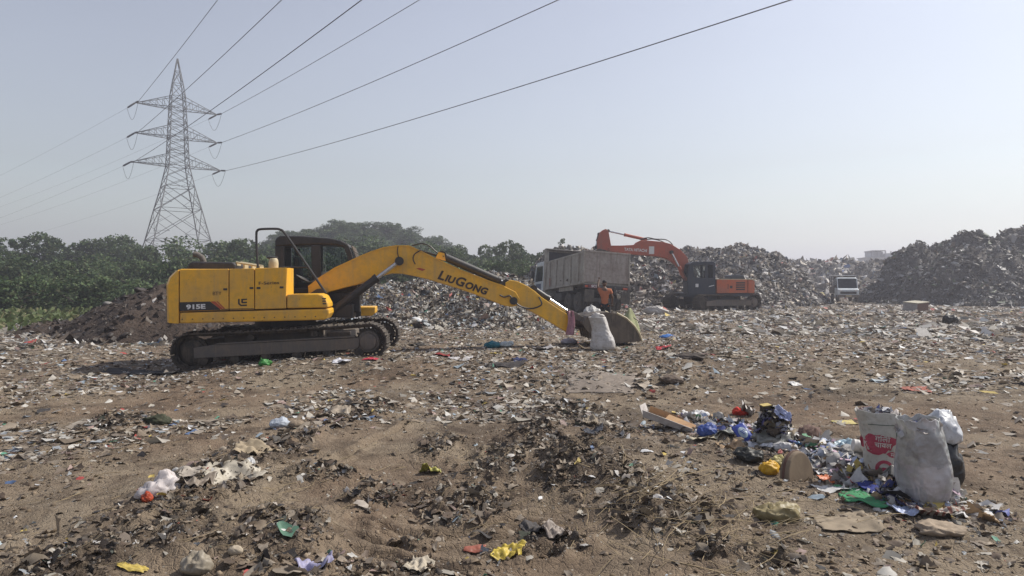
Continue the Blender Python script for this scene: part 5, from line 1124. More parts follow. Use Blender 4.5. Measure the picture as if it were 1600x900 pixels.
M_print_r = soft('print_magenta', (.40, .05, .09), .6, 0, .2, None, 14); M_print_g = soft('print_green', (.03, .08, .055), .6, 0, .2, None, 14); M_print_w = soft('print_white', (.62, .58, .55), .6, 0, .2, None, 14)
x, y, z = at(1385, 752)
s1 = sack('sack', .31, .24, .60, M_woven, 3.0, lean=-.085, wr=.035, taper=.0, nu=100, nv=90, fine=.010); put(s1, x, y, z - .02, R(-18), (R(-3), R(2)))
tag(s1, 'white woven sack printed with magenta panel and round emblem, full to the brim', 'sack')
def blob(cx, cz, w_, h_, n, sd, rag=.25):
    pts = [(cx + w_ / 2 * math.cos(a) * (1 + rag * mnoise.noise(Vector((math.cos(a) * 2, math.sin(a) * 2, sd)))), cz + h_ / 2 * math.sin(a) * (1 + rag * mnoise.noise(Vector((math.cos(a) * 2, math.sin(a) * 2, sd + 5))))) for a in [2 * math.pi * k / n for k in range(n)]]
    return pts, [tuple(range(n))]
def ring(cx, cz, r0, r1, n=28):
    v = [(cx + r * math.cos(2 * math.pi * k / n), cz + r * math.sin(2 * math.pi * k / n)) for r in (r0, r1) for k in range(n)]
    return v, [(k, (k + 1) % n, n + (k + 1) % n, n + k) for k in range(n)]
v, f = blob(-.055, .355, .225, .155, 26, 2.2, .55); decal(s1, v, f, M_print_r, 'printed_panel')
v, f = blob(-.085, .285, .12, .07, 16, 7.2, .7); decal(s1, v, f, M_print_r, 'printed_panel', .0035); v, f = blob(.04, .265, .07, .045, 12, 9.2, .6); decal(s1, v, f, M_print_r, 'printed_panel', .0035)
for txt, sz, cx, cz, mt in (('गिली', .062, -.035, .385, M_print_w), ('चावल', .058, -.03, .335, M_print_w), ('म', .05, .045, .262, M_print_w)):
    v, f = text_geo(txt, sz, .0008); decal(s1, [(p[0] + cx, p[1] + cz) for p in v], f, mt, 'lettering', .007)
v, f = ring(-.01, .145, .042, .068); decal(s1, v, f, M_print_r, 'emblem'); v, f = blob(-.01, .137, .058, .034, 14, 3, .3); decal(s1, v, f, M_print_r, 'emblem', .0045)
mbv = lambda pts: (pts, [tuple(range(len(pts)))])
for q in ([(-.145, .497), (.055, .505), (.055, .510), (-.145, .502)], [(.055, .505), (.061, .505), (.098, .26), (.120, .08), (.114, .08), (.092, .26)], [(-.10, .045), (.118, .050), (.118, .055), (-.10, .050)]):
    v, f = mbv(q); decal(s1, v, f, M_print_g, 'printed_line')
for k in range(4): v, f = mbv([(.07 + .002 * k, .17 - k * .022), (.10, .172 - k * .022), (.10, .162 - k * .022), (.07 + .002 * k, .160 - k * .022)]); decal(s1, v, f, M_print_g, 'printed_line', .005)
r_ = np.random.default_rng(4)
def stuffing(par, w, d, zc, n, s0, P, seed, hz_=.05):
    r_ = np.random.default_rng(seed); a = r_.uniform(0, 6.28, n); q = np.sqrt(r_.random(n)); p = np.stack([q * np.cos(a) * w / 2, q * np.sin(a) * d / 2, zc + (1 - q) * hz_ + r_.normal(0, .015, n)], 1)
    o = scatter('contents', CR_NEAR, p, np.stack([r_.uniform(.5, 1.3, n) * s0] * 3, 1), pal(P, n, r_), M_litter, .8, parent=par, rg=r_); o['kind'] = 'stuff'; return o
PAL_BAG = [((.6, .6, .62), 4), ((.12, .14, .35), 1.2), ((.4, .36, .34), 3), ((.2, .17, .15), 2), ((.45, .30, .36), 1), ((.05, .05, .07), 1)]
stf = stuffing(s1, .25, .2, .56, 70, .075, PAL_BAG, 5); stf.location.x = -.07
x, y, z = at(1449, 784)
s2 = sack('sack', .33, .26, .69, M_clear, 8.0, lean=-.05, wr=.055, taper=.0, nu=120, nv=110, fine=.009); put(s2, x, y, z - .03, R(8), (0, R(-3)))
tag(s2, 'tall translucent grey plastic sack stuffed with rubbish beside the printed sack', 'sack')
st = stuffing(s2, .27, .22, .60, 60, .075, PAL_BAG[:3] + [((.55, .2, .15), .4)], 6, .02); st.location.x = -.05
x, y, z = at(1500, 775); o = lump('bag', .40, .36, .44, smat((.02, .02, .022), .35, 0), 31, .18, 2.6); put(o, x + .02, y + .25, z, .4); tag(o, 'black plastic bag standing behind the tall translucent sack', 'bag')
o = lump('bag', .34, .3, .30, smat((.60, .62, .66), .4, .15), 32, .2, 3); put(o, x + .06, y + .30, z + .36, 1.4); tag(o, 'white plastic bag piled on the black bag behind the tall sack', 'bag')
x, y, z = at(1356, 724); o = lump('bag', .44, .34, .17, smat((.30, .29, .28), .45, .1), 33, .22, 2.8); put(o, x - .18, y + .05, z, .3); tag(o, 'slumped grey plastic bag lying against the foot of the printed sack', 'bag')
mb = MB(); mb.tube([(-.09, 0, .05), (.09, 0, .05)], .055, 18, .048); o = mb.build('cup', smat((.62, .60, .58), .5, .1), smooth=True, bevel=.004); put(o, x - .10, y - .10, z + .13, R(-12), (0, R(8))); tag(o, 'white paper tub lying on the slumped grey bag', 'tub')
o = sheet('plastic_bag', .22, .16, .10, smat((.30, .42, .50), .4, .2), 3); put(o, x - .14, y + .22, z + .12, .5); tag(o, 'pale blue plastic bag behind the white paper tub', 'bag')

# ---- table of individual pieces: form, name, category, label, pixel x, y, width px, depth or height factor, colour, options
T = [
 ('sheet', 'cloth', 'cloth', 'green cloth spread at the foot of the printed sack', 1352, 778, 78, .8, .05, (.04, .22, .09)),
 ('sheet', 'cloth', 'cloth', 'crumpled deep blue cloth under the printed sack', 1385, 772, 70, .7, .12, (.02, .035, .20)),
 ('sheet', 'cloth', 'cloth', 'dark navy cloth between the two tall sacks', 1422, 784, 85, .8, .10, (.02, .02, .07)),
 ('sheet', 'wrapper', 'wrapper', 'crumpled pale blue wrapper in front of the navy cloth', 1412, 799, 36, .8, .10, (.42, .48, .66)),
 ('sheet', 'wrapper', 'wrapper', 'flat white strip of wrapper on the navy cloth', 1404, 786, 30, .45, .04, (.58, .60, .68)),
 ('sheet', 'wrapper', 'wrapper', 'orange wrapper in front of the brown disc', 1296, 752, 32, .7, .06, (.60, .16, .05)),
 ('sheet', 'paper', 'paper', 'white paper scrap left of the green cloth', 1300, 766, 46, .6, .06, (.55, .54, .52)),
 ('lump', 'plastic_bag', 'bag', 'bright yellow crumpled bag left of the brown disc', 1202, 740, 28, .5, .14, (.70, .40, .02)),
 ('lump', 'plastic_bag', 'bag', 'dull yellow bag tucked against the brown disc', 1216, 728, 24, .9, .14, (.42, .36, .14)),
 ('lump', 'plastic_bag', 'bag', 'glossy black plastic bag below the blue printed packet', 1172, 720, 42, .5, .13, (.02, .022, .02)),
 ('sheet', 'plastic_bag', 'bag', 'shiny white plastic sheet beside the blue printed packet', 1190, 700, 48, .7, .08, (.72, .72, .74)),
 ('sheet', 'plastic_bag', 'bag', 'lilac plastic sheet propped behind the shiny white one', 1186, 682, 42, .8, .22, (.46, .44, .56)),
 ('lump', 'plastic_bag', 'bag', 'crumpled blue plastic bag at the end of the cardboard box', 1104, 680, 28, .75, .16, (.04, .08, .30)),
 ('sheet', 'plastic_bag', 'bag', 'green grey plastic bag draped right of the cardboard box', 1090, 664, 50, .55, .14, (.26, .30, .25)),
 ('lump', 'plastic_bag', 'bag', 'white plastic bag lying on the green grey one', 1090, 655, 34, .45, .12, (.62, .62, .63)),
 ('sheet', 'rag', 'rag', 'dark red rag behind the crumpled blue bag', 1122, 662, 22, .9, .20, (.22, .05, .045)),
 ('sheet', 'wrapper', 'wrapper', 'small lime green wrapper between the blue bag and the blue packet', 1133, 672, 12, 1.1, .25, (.42, .48, .10)),
 ('sheet', 'plastic_bag', 'bag', 'thin grey plastic draped between blue bag and blue packet', 1128, 680, 50, .6, .10, (.22, .23, .21)),
 ('sheet', 'paper', 'paper', 'large white sheet of paper between the open rubbish bag and the grey bag', 1270, 716, 52, .8, .08, (.60, .58, .57)),
 ('sheet', 'plastic_bag', 'bag', 'pale pink plastic film just left of the open rubbish bag', 1150, 672, 40, .8, .16, (.52, .40, .40)),
 ('sheet', 'carton', 'carton', 'tan carton piece lying behind the glossy black bag', 1142, 704, 40, .7, .08, (.36, .25, .15)),
 ('sheet', 'wrapper', 'wrapper', 'white and grey wrapper between the brown disc and the grey bag', 1288, 738, 40, .8, .10, (.50, .49, .50)),
 ('lump', 'plastic_bag', 'bag', 'small milky plastic bag at the foot of the open rubbish bag', 1226, 706, 32, .7, .12, (.55, .54, .54)),
 ('sheet', 'wrapper', 'wrapper', 'sky blue wrapper behind the brown disc', 1250, 704, 26, .8, .10, (.20, .38, .52)),
 ('sheet', 'rag', 'rag', 'brown cloth strip behind the printed sack foot', 1330, 745, 44, .5, .10, (.16, .10, .07)),
 ('sheet', 'paper', 'paper', 'crumpled white paper right of the cardboard box end', 1078, 648, 26, .7, .12, (.58, .57, .56)),
 ('sheet', 'paper', 'paper', 'cream sheet lying below the cardboard box', 1100, 688, 50, .45, .07, (.42, .38, .28)),
 ('lump', 'container', 'container', 'bright red plastic container left of the big open rubbish bag', 1156, 648, 22, .55, .12, (.55, .035, .02)),
 ('sheet', 'plastic_bag', 'bag', 'thin pale plastic standing between red container and rubbish bag', 1169, 648, 20, 1.6, .4, (.46, .43, .41)),
 ('lump', 'rag', 'rag', 'brown crumpled rags right of the big open rubbish bag', 1263, 690, 34, .6, .2, (.13, .08, .065)),
 ('sheet', 'plastic_bag', 'bag', 'crumpled white and grey plastic behind the brown disc', 1300, 704, 66, .7, .14, (.44, .42, .41)),
 ('sheet', 'plastic_bag', 'bag', 'purple edged white plastic right of the brown disc', 1296, 718, 44, .6, .1, (.40, .36, .48)),
 ('sheet', 'carton', 'carton', 'flat yellow plate behind the printed sack', 1320, 661, 32, .5, .02, (.50, .42, .16)),
 ('lump', 'cloth', 'cloth', 'pale bundle of cloth near the right edge, below the striped cloth', 1466, 832, 58, .5, .09, (.30, .235, .17)),
 ('lump', 'crumpled_bag', 'bag', 'khaki crumpled bag alone on the bare soil of the right foreground', 1216, 812, 60, .6, .15, (.27, .22, .11)),
 ('sheet', 'paper', 'paper', 'large soil coloured flattened sheet right of the khaki bag', 1318, 818, 100, .6, .035, (.25, .20, .14)),
 ('sheet', 'wrapper', 'wrapper', 'yellow wrapper alone near the bottom centre', 793, 868, 50, .55, .14, (.50, .38, .06)),
 ('sheet', 'rag', 'rag', 'dark grey rag above the yellow bottom wrapper', 838, 834, 60, .5, .16, (.06, .055, .055)),
 ('sheet', 'plastic_bag', 'bag', 'grey brown plastic right of the dark rag at the bottom centre', 870, 838, 44, .6, .16, (.24, .20, .17)),
 ('sheet', 'wrapper', 'wrapper', 'reddish scrap left of the yellow bottom wrapper', 742, 858, 34, .6, .03, (.26, .08, .05)),
 ('sheet', 'wrapper', 'wrapper', 'olive yellow leaf shaped wrapper in the middle of the wheel rut', 672, 739, 34, .45, .16, (.30, .28, .05)),
 ('sheet', 'carton', 'carton', 'pale triangular carton piece at the bottom edge left of centre', 655, 890, 42, .8, .10, (.42, .37, .29)),
 ('sheet', 'wrapper', 'wrapper', 'blue and pink printed wrapper at the bottom edge', 490, 888, 56, .7, .10, (.28, .27, .40)),
 ('sheet', 'plastic_bag', 'bag', 'large torn cream plastic sheet on the left debris ridge', 368, 748, 88, .55, .07, (.42, .38, .31)),
 ('lump', 'plastic_bag', 'bag', 'small white knotted bag on the torn cream sheet', 392, 728, 16, 1.1, .10, (.5, .5, .5)),
 ('sheet', 'plastic_bag', 'bag', 'narrow cream strip left of the torn cream sheet', 290, 742, 60, .45, .06, (.42, .37, .31)),
 ('sheet', 'plastic_bag', 'bag', 'crumpled brown plastic below the narrow cream strip', 304, 765, 46, 1.0, .22, (.26, .215, .17)),
 ('lump', 'plastic_bag', 'bag', 'white and pink bag with one red corner on the left debris ridge', 252, 778, 52, .4, .20, (.55, .50, .49)),
 ('lump', 'plastic_bag', 'bag', 'small red orange corner of bag beside the white and pink bag', 230, 783, 18, .6, .14, (.40, .06, .02)),
 ('sheet', 'paper', 'paper', 'pale brown paper behind the small white knotted bag', 400, 706, 66, .5, .14, (.31, .25, .17)),
 ('lump', 'plastic_bag', 'bag', 'light blue grey bag on the soil left of centre', 438, 667, 30, .55, .12, (.40, .44, .50)),
 ('lump', 'stone', 'stone', 'tan stone right of the light blue grey bag', 464, 667, 24, .8, .1, (.22, .17, .12)),
 ('sheet', 'plastic_bag', 'bag', 'long cream plastic on the far end of the left debris ridge', 520, 648, 60, .5, .12, (.36, .30, .23)),
 ('lump', 'plastic_bag', 'bag', 'pale rounded bundle at the bottom left edge', 310, 892, 40, .9, .2, (.30, .26, .20)),
 ('sheet', 'wrapper', 'wrapper', 'thin yellow strip at the bottom left', 208, 888, 46, .25, .03, (.45, .34, .08)),
 ('lump', 'stone', 'stone', 'cream rounded stone above the pale bundle at the bottom left', 368, 864, 20, .8, .1, (.38, .32, .24)),
 ('lump', 'clod', 'clod', 'dark green brown clump alone on the left soil', 245, 662, 38, .5, .12, (.035, .04, .02)),
 ('sheet', 'rag', 'rag', 'long black sheet painted as the cast shadow left of the yellow machine track', 225, 584, 120, .35, .14, (.02, .02, .022)),  # black sheet added as the excavator's cast shadow on the soil, not a rag
 ('lump', 'plastic_bag', 'bag', 'small bright green bag under the yellow machine track', 414, 572, 18, .7, .16, (.04, .22, .04)),
 ('sheet', 'plastic_bag', 'bag', 'white plastic bag below the drive end of the yellow machine track', 534, 566, 26, .6, .16, (.6, .6, .64)),
 ('sheet', 'cloth', 'cloth', 'bright red cloth below the drive end of the yellow machine track', 583, 562, 30, .7, .06, (.45, .03, .06)),
 ('sheet', 'rag', 'rag', 'black torn sheet on the ground right of the yellow machine', 652, 540, 34, .6, .10, (.025, .022, .02)),
 ('lump', 'plastic_bag', 'bag', 'teal blue bag below the long yellow boom', 768, 543, 26, .55, .16, (.01, .16, .22)),
 ('lump', 'plastic_bag', 'bag', 'pale blue bag touching the teal bag', 790, 541, 26, .5, .12, (.42, .48, .50)),
 ('sheet', 'cloth', 'cloth', 'dark red cloth left of the teal bag', 692, 556, 26, .7, .09, (.22, .02, .02)),
 ('sheet', 'plastic_bag', 'bag', 'white torn plastic in the litter left of the teal bag', 718, 562, 40, .6, .08, (.52, .5, .5)),
 ('sheet', 'wrapper', 'wrapper', 'yellow wrapper in the litter below the teal bag', 775, 556, 20, .9, .08, (.55, .42, .1)),
 ('sheet', 'cloth', 'cloth', 'dark blue cloth in the litter below the boom', 812, 563, 24, .7, .10, (.02, .03, .10)),
 ('sheet', 'rag', 'rag', 'black rags in the litter below the dark blue cloth', 790, 570, 60, .5, .09, (.035, .03, .03)),
 ('lump', 'plastic_bag', 'bag', 'bright blue bag on bare soil right of the yellow bucket', 1045, 530, 24, .5, .14, (.04, .17, .50)),
 ('sheet', 'plastic_bag', 'bag', 'bright red bag below the bright blue one', 1036, 546, 24, .5, .14, (.48, .04, .05)),
 ('sheet', 'wrapper', 'wrapper', 'small bright white square of paper above the rubbish bag pile', 1243, 601, 16, .8, .06, (.65, .63, .6)),
 ('sheet', 'cloth', 'cloth', 'faded red cloth flat on the soil near the right edge', 1430, 610, 36, .8, .03, (.30, .09, .06)),
 ('lump', 'rag', 'rag', 'heap of dark rags below the bright red bag', 1078, 560, 46, .5, .12, (.07, .055, .045)),
 ('sheet', 'carton', 'carton', 'large flattened dark cardboard with a green patch', 940, 597, 118, .75, .025, (.20, .165, .135)),
 ('sheet', 'carton', 'carton', 'small pale carton right of the large flattened cardboard', 1010, 603, 38, .8, .05, (.33, .28, .22)),
 ('sheet', 'wrapper', 'wrapper', 'green blue wrapper lying on the large flattened cardboard', 965, 587, 24, .8, .04, (.06, .27, .21)),
 ('lump', 'clod', 'clod', 'brown clump right of the small pale carton', 1048, 598, 36, .5, .14, (.11, .08, .06)),
 ('sheet', 'carton', 'carton', 'pale angular carton piece upright above the dark ridge', 922, 662, 26, .8, .20, (.28, .23, .17)),
 ('sheet', 'rag', 'rag', 'blue black rag right of the dark ridge top', 926, 676, 36, .6, .10, (.05, .055, .07)),
 ('lump', 'plastic_bag', 'bag', 'dirty white bag with a red lining in front of the red excavator', 1025, 491, 34, .5, .45, (.5, .47, .44)),
 ('lump', 'plastic_bag', 'bag', 'red bundle on the right end of the dirty white bag', 1036, 490, 14, .7, .3, (.45, .06, .03)),
 ('lump', 'plastic_bag', 'bag', 'big pale grey bag lying on the slope left of the red excavator', 1033, 462, 26, .9, .9, (.36, .35, .34)),
 ('sheet', 'plastic_bag', 'bag', 'white bag under the dump truck tail beside the bucket', 913, 486, 16, .9, .2, (.6, .6, .62)),
 ('lump', 'plastic_bag', 'bag', 'pale lilac bag left of the yellow bucket', 890, 537, 24, .5, .14, (.44, .42, .50)),
 ('sheet', 'plastic_bag', 'bag', 'white sheet with a dark fold left of the lilac bag', 850, 546, 30, .7, .2, (.48, .46, .46)),
 ('lump', 'rag', 'rag', 'yellow pile of bags beside the small white truck', 1278, 466, 24, .7, .7, (.42, .36, .17)),
 ('sheet', 'cloth', 'cloth', 'blue cloth on the slope of the right refuse hill', 1453, 456, 16, .9, .9, (.05, .07, .36)),
 ('lump', 'bag', 'bag', 'dark bin bag slumped at the right margin below the refuse hill', 1484, 508, 20, .9, .72, (.02, .02, .022)),
]
for i, (form, nm, cat, lab, px, py, wpx, dep, hh, col) in enumerate(T):
    x, y, z = at(px, py); w_ = wpx / F * math.hypot(x, y) * 1.05; h_ = hh if form == 'lump' else hh
    rz = ri.uniform(-.5, .5); mt = smat(col, .5 if 'bag' in nm or 'wrapper' in nm else .85, .12 if 'bag' in nm else .0)
    if form == 'lump': o = lump(nm, w_, w_ * max(dep, .7), h_ if px == 1486 else min(h_, w_ * .7), mt, i * 1.37 + 2, .22 if nm != 'stone' else .07, 2.8, 4)
    else: o = sheet(nm, w_ * .86, w_ * dep * 1.15, hh * .8, mt, i * 1.13, 20, (x, y), rz)
    put(o, x, y, z - (.01 if form == 'lump' else 0), rz); tag(o, lab, cat)

# ---- mixed small refuse between the larger pieces of the pile
PL = [GP(1060, 665)[:2], GP(1130, 668)[:2], GP(1200, 690)[:2], GP(1270, 705)[:2], GP(1330, 740)[:2], GP(1400, 770)[:2], GP(1480, 780)[:2]]
def pile_pos(n, wd, seed):
    r = np.random.default_rng(seed); L_ = np.array(PL); k = r.integers(0, len(PL) - 1, n); u = r.random(n)[:, None]; q = L_[k] * (1 - u) + L_[k + 1] * u
    q = q + r.normal(0, 1, (n, 2)) * np.array([wd * .6, wd]); return q[:, 0], q[:, 1], r
for cnt, wd, s0, s1_, seed, pal_, lab in ((2600, .21, .03, .17, 81, [((.60, .59, .58), 8), ((.42, .40, .38), 5), ((.26, .22, .18), 4), ((.10, .08, .07), 2), ((.03, .03, .03), 1), ((.12, .14, .36), 1.3), ((.42, .10, .08), .8), ((.10, .26, .14), .5), ((.55, .42, .12), .6), ((.40, .46, .60), 1.6), ((.45, .32, .40), .8), ((.35, .24, .14), 1.5)], 'mixed papers, films and packaging filling the rubbish pile on the right'),
                                      (2600, .38, .012, .07, 82, PAL_PALE, 'fine scraps spilling round the rubbish pile on the right')):
    x_, y_, r_ = pile_pos(cnt, wd, seed); s_ = s0 * (s1_ / s0) ** (r_.random(cnt) ** 1.6)
    dd = poly_d(x_, y_, PL); z_ = H(x_, y_) + s_ * .1 + np.exp(-(dd / .17) ** 2) * r_.random(cnt) * .11
    tag(scatter('refuse', CR_NEAR, np.stack([x_, y_, z_], 1), np.stack([s_ * r_.uniform(.7, 1.5, cnt), s_ * r_.uniform(.5, 1, cnt), s_ * r_.uniform(.5, 1.1, cnt)], 1), pal(pal_, cnt, r_), M_litter, .55, rg=r_), lab, 'refuse', None, 'stuff')

# ---- shaped pieces of the pile
M_card = soft('cardboard', (.40, .25, .13), .85, 0, .35, (.30, .17, .09), 8); M_cardw = soft('cardboard_white', (.50, .47, .45), .7, 0, .3, None, 8)
x, y, z = at(1046, 670)
bx_ = empty('cardboard_box', (x, y, z), (R(4), R(14), R(-27)), 'collapsed brown cardboard box with pale sides at the left end of the rubbish pile', 'box')
bx_.location.z += .07
def plate(pts, mat, name, par, t=.006):
    mb = MB(); v = [Vector(p) for p in pts]; n = (v[1] - v[0]).cross(v[2] - v[0]).normalized() * t
    mb.add([tuple(q) for q in v] + [tuple(q + n) for q in v], [(0, 1, 2, 3), (7, 6, 5, 4), (0, 4, 5, 1), (1, 5, 6, 2), (2, 6, 7, 3), (3, 7, 4, 0)]); return mb.build(name, mat, par)
plate([(-.30, -.10, .0), (.30, -.10, 0), (.30, .13, .0), (-.30, .13, 0)], M_card, 'bottom', bx_); plate([(-.30, -.105, .0), (.31, -.105, 0), (.30, -.13, .07), (-.32, -.13, .09)], M_cardw, 'side_flap', bx_)
plate([(-.30, .135, .0), (.25, .135, 0), (.22, .16, .06), (-.30, .15, .08)], M_card, 'side_flap', bx_); plate([(-.305, -.10, .0), (-.305, .13, 0), (-.37, .13, .10), (-.37, -.12, .12)], M_cardw, 'end_flap', bx_); plate([(-.06, -.06, .03), (.30, -.09, .02), (.30, .05, .06), (-.04, .08, .07)], M_card, 'inner_flap', bx_)
# blue printed packet
x, y, z = at(1160, 690); M_pkb = soft('packet_blue', (.03, .06, .33), .35, 0, .2, (.02, .04, .2), 5, .6); M_pkc = soft('packet_label', (.38, .48, .56), .4, 0, .2, None, 9)
pk = grid_obj('packet', lambda u, v_: ((u - .5) * .135, -.018 * math.sin(math.pi * u) * math.sin(math.pi * v_) - .006 * mnoise.noise(Vector((u * 4, v_ * 4, 1))), (v_ - .5) * .19), 12, 14, M_pkb, thick=.03)
put(pk, x, y, z + .085, R(10), (R(-38), R(-22))); tag(pk, 'blue printed packet with a pale oval label leaning in the rubbish pile', 'packet')
pts = [(.045 * math.cos(a), .062 * math.sin(a)) for a in [2 * math.pi * k / 22 for k in range(22)]]
me_v = [(p[0], -.018 * math.cos(p[0] / .0675 * 1.57) * math.cos(p[1] / .095 * 1.57) - .021, p[1]) for p in pts] + [(0, -.042, 0)]
mb = MB(); mb.add(me_v, [(k, (k + 1) % 22, 22) for k in range(22)]); mb.build('label', M_pkc, pk); mb = MB()
for k in range(3): mb.add([(-.028 + .006 * k, -.046, .018 - k * .016), (.028 - .004 * k, -.046, .022 - k * .016), (.028 - .004 * k, -.046, .014 - k * .016), (-.028 + .006 * k, -.046, .010 - k * .016)], [(0, 1, 2, 3)])
mb.build('printed_line', M_pkb, pk)
# brown disc, thick and leaning
x, y, z = at(1248, 752); M_disc = soft('brown_board', (.20, .15, .10), .85, 0, .4, (.12, .085, .06), 4); M_rim = soft('brown_rim', (.10, .045, .03), .7, 0, .3, None, 8)
dk = MB(); dk.lathe([(.205, -.035), (.215, .0), (.21, .05)], (0, 0, 0), 'y', 36); dk = dk.build('basket_lid', M_disc, smooth=False, bevel=.01)
put(dk, x, y + .02, z + .03, R(24), (R(-14), R(20))); dk.scale = (.74, 1.1, 1.02); tag(dk, 'thick brown round lid half sunk in the soil, leaning in the rubbish pile', 'lid')
rm = MB(); rm.tube([(.213 * math.cos(a), .012, .213 * math.sin(a)) for a in np.linspace(-1.2, 4.3, 40)], .013, 7); rm.build('rim', M_rim, dk, smooth=True)
# big open transparent bag with mixed rubbish
x, y, z = at(1212, 694)
ob = lump('rubbish_bag', .44, .36, .18, soft('grey_film', (.30, .30, .27), .35, .3, .4, (.18, .17, .15), 5, .6), 41, .22, 2.6); put(ob, x + .02, y + .08, z - .02, .2); tag(ob, 'big open grey plastic bag spilling mixed rubbish, highest part of the pile', 'bag')
r_ = np.random.default_rng(14); n = 130; a = r_.uniform(0, 6.28, n); q = r_.random(n) ** .6; p = np.stack([q * np.cos(a) * .19 - .01, q * np.sin(a) * .15, .10 + (1 - q ** 2) * .25 + r_.normal(0, .012, n)], 1)
o = scatter('contents', CR_NEAR, p, np.stack([r_.uniform(.05, .10, n)] * 3, 1), pal([((.09, .07, .055), 5), ((.3, .24, .16), 3), ((.42, .42, .48), 3), ((.10, .09, .22), 1.4), ((.02, .02, .02), 2), ((.5, .5, .5), 1)], n, r_), M_litter, .9, parent=ob, rg=r_); o['kind'] = 'stuff'
mb = MB(); mb.box(-.045, .045, -.035, .035, 0, .05); o = mb.build('carton', smat((.05, .04, .03), .6, 0), bevel=.004); mb = MB(); mb.box(-.047, .047, -.037, .037, .05, .058); mb.build('carton_lid', smat((.5, .38, .12), .6, 0), o); put(o, x - .07, y + .08, z + .32, .2, (.1, -.1)); tag(o, 'small black carton with a yellow lid on top of the open rubbish bag', 'carton')
o = sheet('wrapper', .16, .10, .07, smat((.40, .44, .66), .35, .1), 61); put(o, x + .06, y - .02, z + .30, -.5, (.5, .45)); tag(o, 'silvery blue wrapper on top of the open rubbish bag', 'wrapper')
# striped cloth at the right
x, y, z = at(1462, 808)
M_str, t, P, L = nodes('striped_cloth'); tc = t.nodes.new('ShaderNodeTexCoord'); wv = t.nodes.new('ShaderNodeTexWave'); wv.inputs['Scale'].default_value = 3.4; wv.inputs['Distortion'].default_value = 1.2; wv.inputs['Detail Scale'].default_value = 1.0
mp = t.nodes.new('ShaderNodeMapping'); mp.inputs['Rotation'].default_value = (0, 0, .3); L.new(tc.outputs['Object'], mp.inputs[0]); mp.inputs['Scale'].default_value = (2.2, 1, 1); L.new(mp.outputs[0], wv.inputs[0]); cc = mixrgb(t, (.42, .37, .32), (.17, .055, .04), ramp(t, wv.outputs['Fac'], [(.55, 0), (.62, 1)])); cc = mixrgb(t, cc, (.2, .15, .1), ramp(t, noisen(t, 9), [(.5, 0), (.7, .7)])); L.new(cc, P.inputs['Base Color']); P.inputs['Roughness'].default_value = .9
o = sheet('cloth', .36, .26, .14, M_str, 71, 26, (x, y), -.15); put(o, x, y, z + .01, -.15); tag(o, 'cream cloth with brown stripes in front of the tall translucent sack', 'cloth')

# ---- beside the yellow bucket
x, y, z = at(942, 546)
M_ws = soft('white_woven', (.58, .56, .54), .6, .15, .4, (.40, .37, .34), 6); o = sack('sack', .47, .40, .70, M_ws, 12.0, open_top=False, lean=-.13, wr=.07, taper=.26, nu=80, nv=70, fine=.012); kn = lump('tied_neck', .26, .2, .15, M_ws, 77, .3, 3, 3); kn.parent = o; kn.location = (-.12, 0, .64); put(o, x, y, z - .02, R(-10)); tag(o, 'full white sack standing against the bucket of the yellow excavator', 'sack')
o = lump('bag', .42, .4, .36, smat((.50, .49, .47), .5, .1), 44, .2, 3); x2, z2 = ft(931, 494, -.1); wp = yx.matrix_basis @ Vector((x2, .25, z2 - .13)); put(o, *wp, .3); tag(o, 'pale bag lying on top of the yellow excavator bucket', 'bag')
# pink scarf on the arm
sx_, sz_ = ft(890.5, 487, -.2)
o = grid_obj('scarf', lambda u, v_: ((u - .5) * (.13 + .07 * v_) + .02 * math.sin(v_ * 4), -.03 * math.sin(u * 7 + v_ * 3) - .02 * v_, -v_ * .54), 12, 18, smat((.60, .34, .40), .9, .3), thick=.004)
wp = yx.matrix_basis @ Vector((sx_, -.23, sz_ + .02)); put(o, *wp, R(8)); tag(o, 'pink scarf hanging from the end of the yellow excavator arm', 'scarf')
# yellow green net bag behind the bucket
x, y, z = at(985, 522)
def cone(u, v_):
    a = 2 * math.pi * u; r = (.36 * (1 - v_) ** .9 + .02) * (1 + .2 * math.sin(3 * a + 2 * v_)); return (r * math.cos(a) + .05 * v_, r * .7 * math.sin(a), v_ * .70)
o = grid_obj('tarpaulin', cone, 36, 16, smat((.40, .42, .22), .7, .2), True, thick=.004); put(o, x + .02, y + .45, z, .3); tag(o, 'yellow green cloth draped in a peak behind the yellow excavator bucket', 'cloth')
mb = MB(); mb.tube([(0, 0, .45), (.35, -.1, .22), (.62, -.25, .03)], .012, 6); o = mb.build('rope', smat((.2, .18, .14), .9, 0)); put(o, x + .1, y + .1, z); tag(o, 'thin rope slanting from the bucket to the ground on its right', 'rope')

# ---- crate by the right hill
x, y, z = at(1431, 486)
cr = empty('crate', (x, y, z - .03), (R(4), R(-3), R(28)), 'long box with pale top and brown sides below the right refuse hill', 'box')
cr.scale = (.84, .84, .84); mb = MB(); mb.box(-.62, .62, -.45, .45, 0, .58); mb.build('side', smat((.17, .10, .075), .8, 0), cr, .02); mb = MB(); mb.box(-.66, .66, -.48, .48, .58, .64); mb.build('top', smat((.42, .39, .30), .8, 0), cr, .02); mb = MB(); mb.box(-.64, -.622, -.46, .46, .02, .57); mb.build('end_panel', smat((.36, .35, .34), .8, 0), cr)

